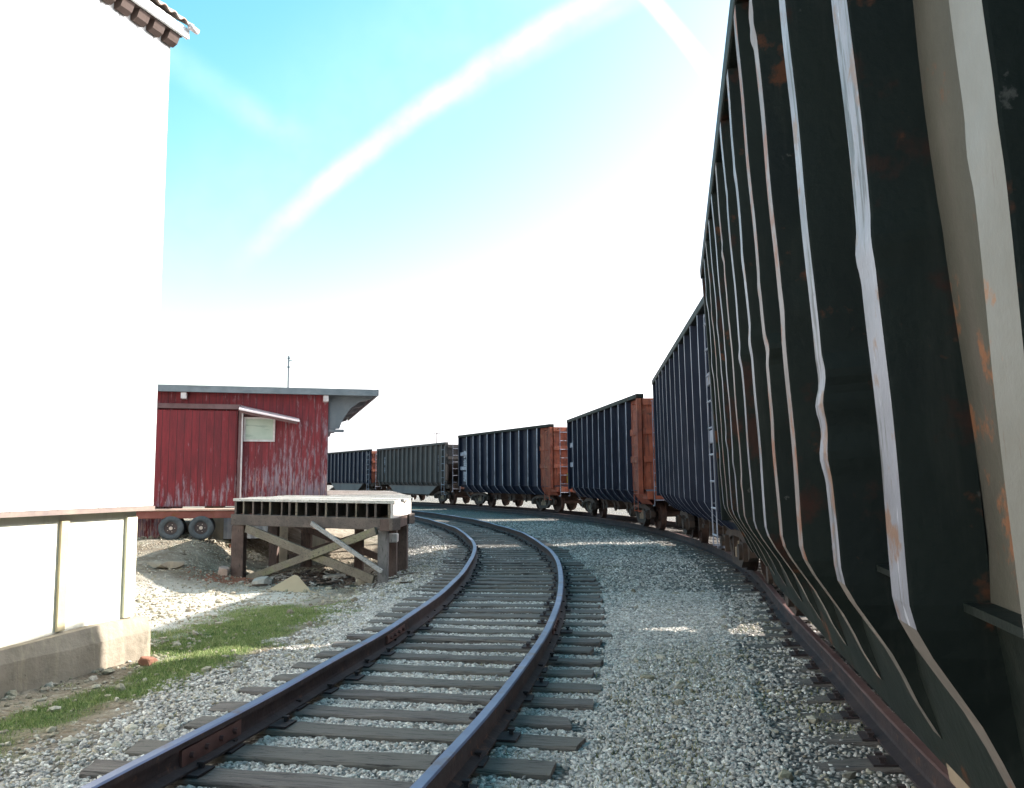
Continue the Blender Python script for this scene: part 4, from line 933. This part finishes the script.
def trail(P, wpx, strength, soft=.5, wob=.25, end=None, one=0):
    p = [pray(*q) for q in P]; n_ = (p[1]-p[0]).cross(p[2]-p[0]).normalized(); c = n_.dot(p[0]); wdt = wpx/f
    dn = k.n('ShaderNodeVectorMath', operation='DOT_PRODUCT'); k.l(tc.outputs['Generated'], dn.inputs[0]); dn.inputs[1].default_value = n_
    e = k.math('SUBTRACT', dn.outputs['Value'], c)
    e = k.math('ADD', e, k.math('MULTIPLY', k.math('SUBTRACT', nv.outputs['Fac'], .5), wob*wdt))
    e = k.math('ABSOLUTE', e)
    mr = k.n('ShaderNodeMapRange', interpolation_type='SMOOTHSTEP'); k.l(e, mr.inputs[0]); mr.inputs['From Min'].default_value = wdt*(.5-soft*.5); mr.inputs['From Max'].default_value = wdt*(.5+soft*.5)
    mr.inputs['To Min'].default_value = strength; mr.inputs['To Max'].default_value = 0
    m_ = mr.outputs[0]
    if end:
        a, b_ = pray(*end[0]), pray(*end[1]); t_ = (b_-a); dn = k.n('ShaderNodeVectorMath', operation='DOT_PRODUCT'); k.l(tc.outputs['Generated'], dn.inputs[0]); dn.inputs[1].default_value = t_
        m2 = k.n('ShaderNodeMapRange', interpolation_type='SMOOTHSTEP'); k.l(dn.outputs['Value'], m2.inputs[0]); m2.inputs['From Min'].default_value = t_.dot(a); m2.inputs['From Max'].default_value = t_.dot(b_)
        m_ = k.math('MULTIPLY', m_, m2.outputs[0])
    m_ = k.math('MULTIPLY', m_, k.math('ADD', .1, k.math('MULTIPLY', nfine.outputs['Fac'], 1.5)), clamp=True)
    return m_
ms = [trail([(258, 244), (405, 122), (587, 0)], 15, .34, 1, .9, ((215, 280), (330, 180))),
      trail([(651.5, 0), (688, 44), (721.6, 88)], 9, .6, .9, .3),
      trail([(197, 76), (247, 108), (295, 137)], 20, .10, 1, .5, ((330, 160), (240, 105))),
      trail([(465, 91), (545, 45), (618, 6)], 14, .12, 1, .5, ((420, 120), (480, 85))),
      trail([(200, 215), (340, 110), (490, 0)], 110, .05, 1, .4)]
tot = ms[0]
for m_ in ms[1:]: tot = k.math('ADD', tot, m_, clamp=True)
sx = k.n('ShaderNodeSeparateColor'); k.l(sky.outputs[0], sx.inputs[0]); cx = k.n('ShaderNodeCombineColor')
rr_ = k.math('MINIMUM', k.math('MULTIPLY', k.math('POWER', sx.outputs[0], 1.9), .43), k.math('MULTIPLY', sx.outputs[0], 1.2))
k.l(rr_, cx.inputs[0]); k.l(k.math('MAXIMUM', k.math('MULTIPLY', sx.outputs[1], .98), k.math('MULTIPLY', rr_, .98)), cx.inputs[1]); k.l(k.math('MAXIMUM', k.math('MULTIPLY', sx.outputs[2], .86), rr_), cx.inputs[2])
col = k.mix(tot, cx.outputs[0], (5, 5.2, 5.3))
k.l(col, bg.inputs[0])
sc.view_settings.view_transform = 'Standard'; sc.view_settings.look = 'None'; sc.view_settings.exposure = 1.6; sc.view_settings.gamma = 1; sc.view_settings.use_curve_mapping = False
sc.render.engine = 'CYCLES'; sc.cycles.use_denoising = True; sc.cycles.max_bounces = 6
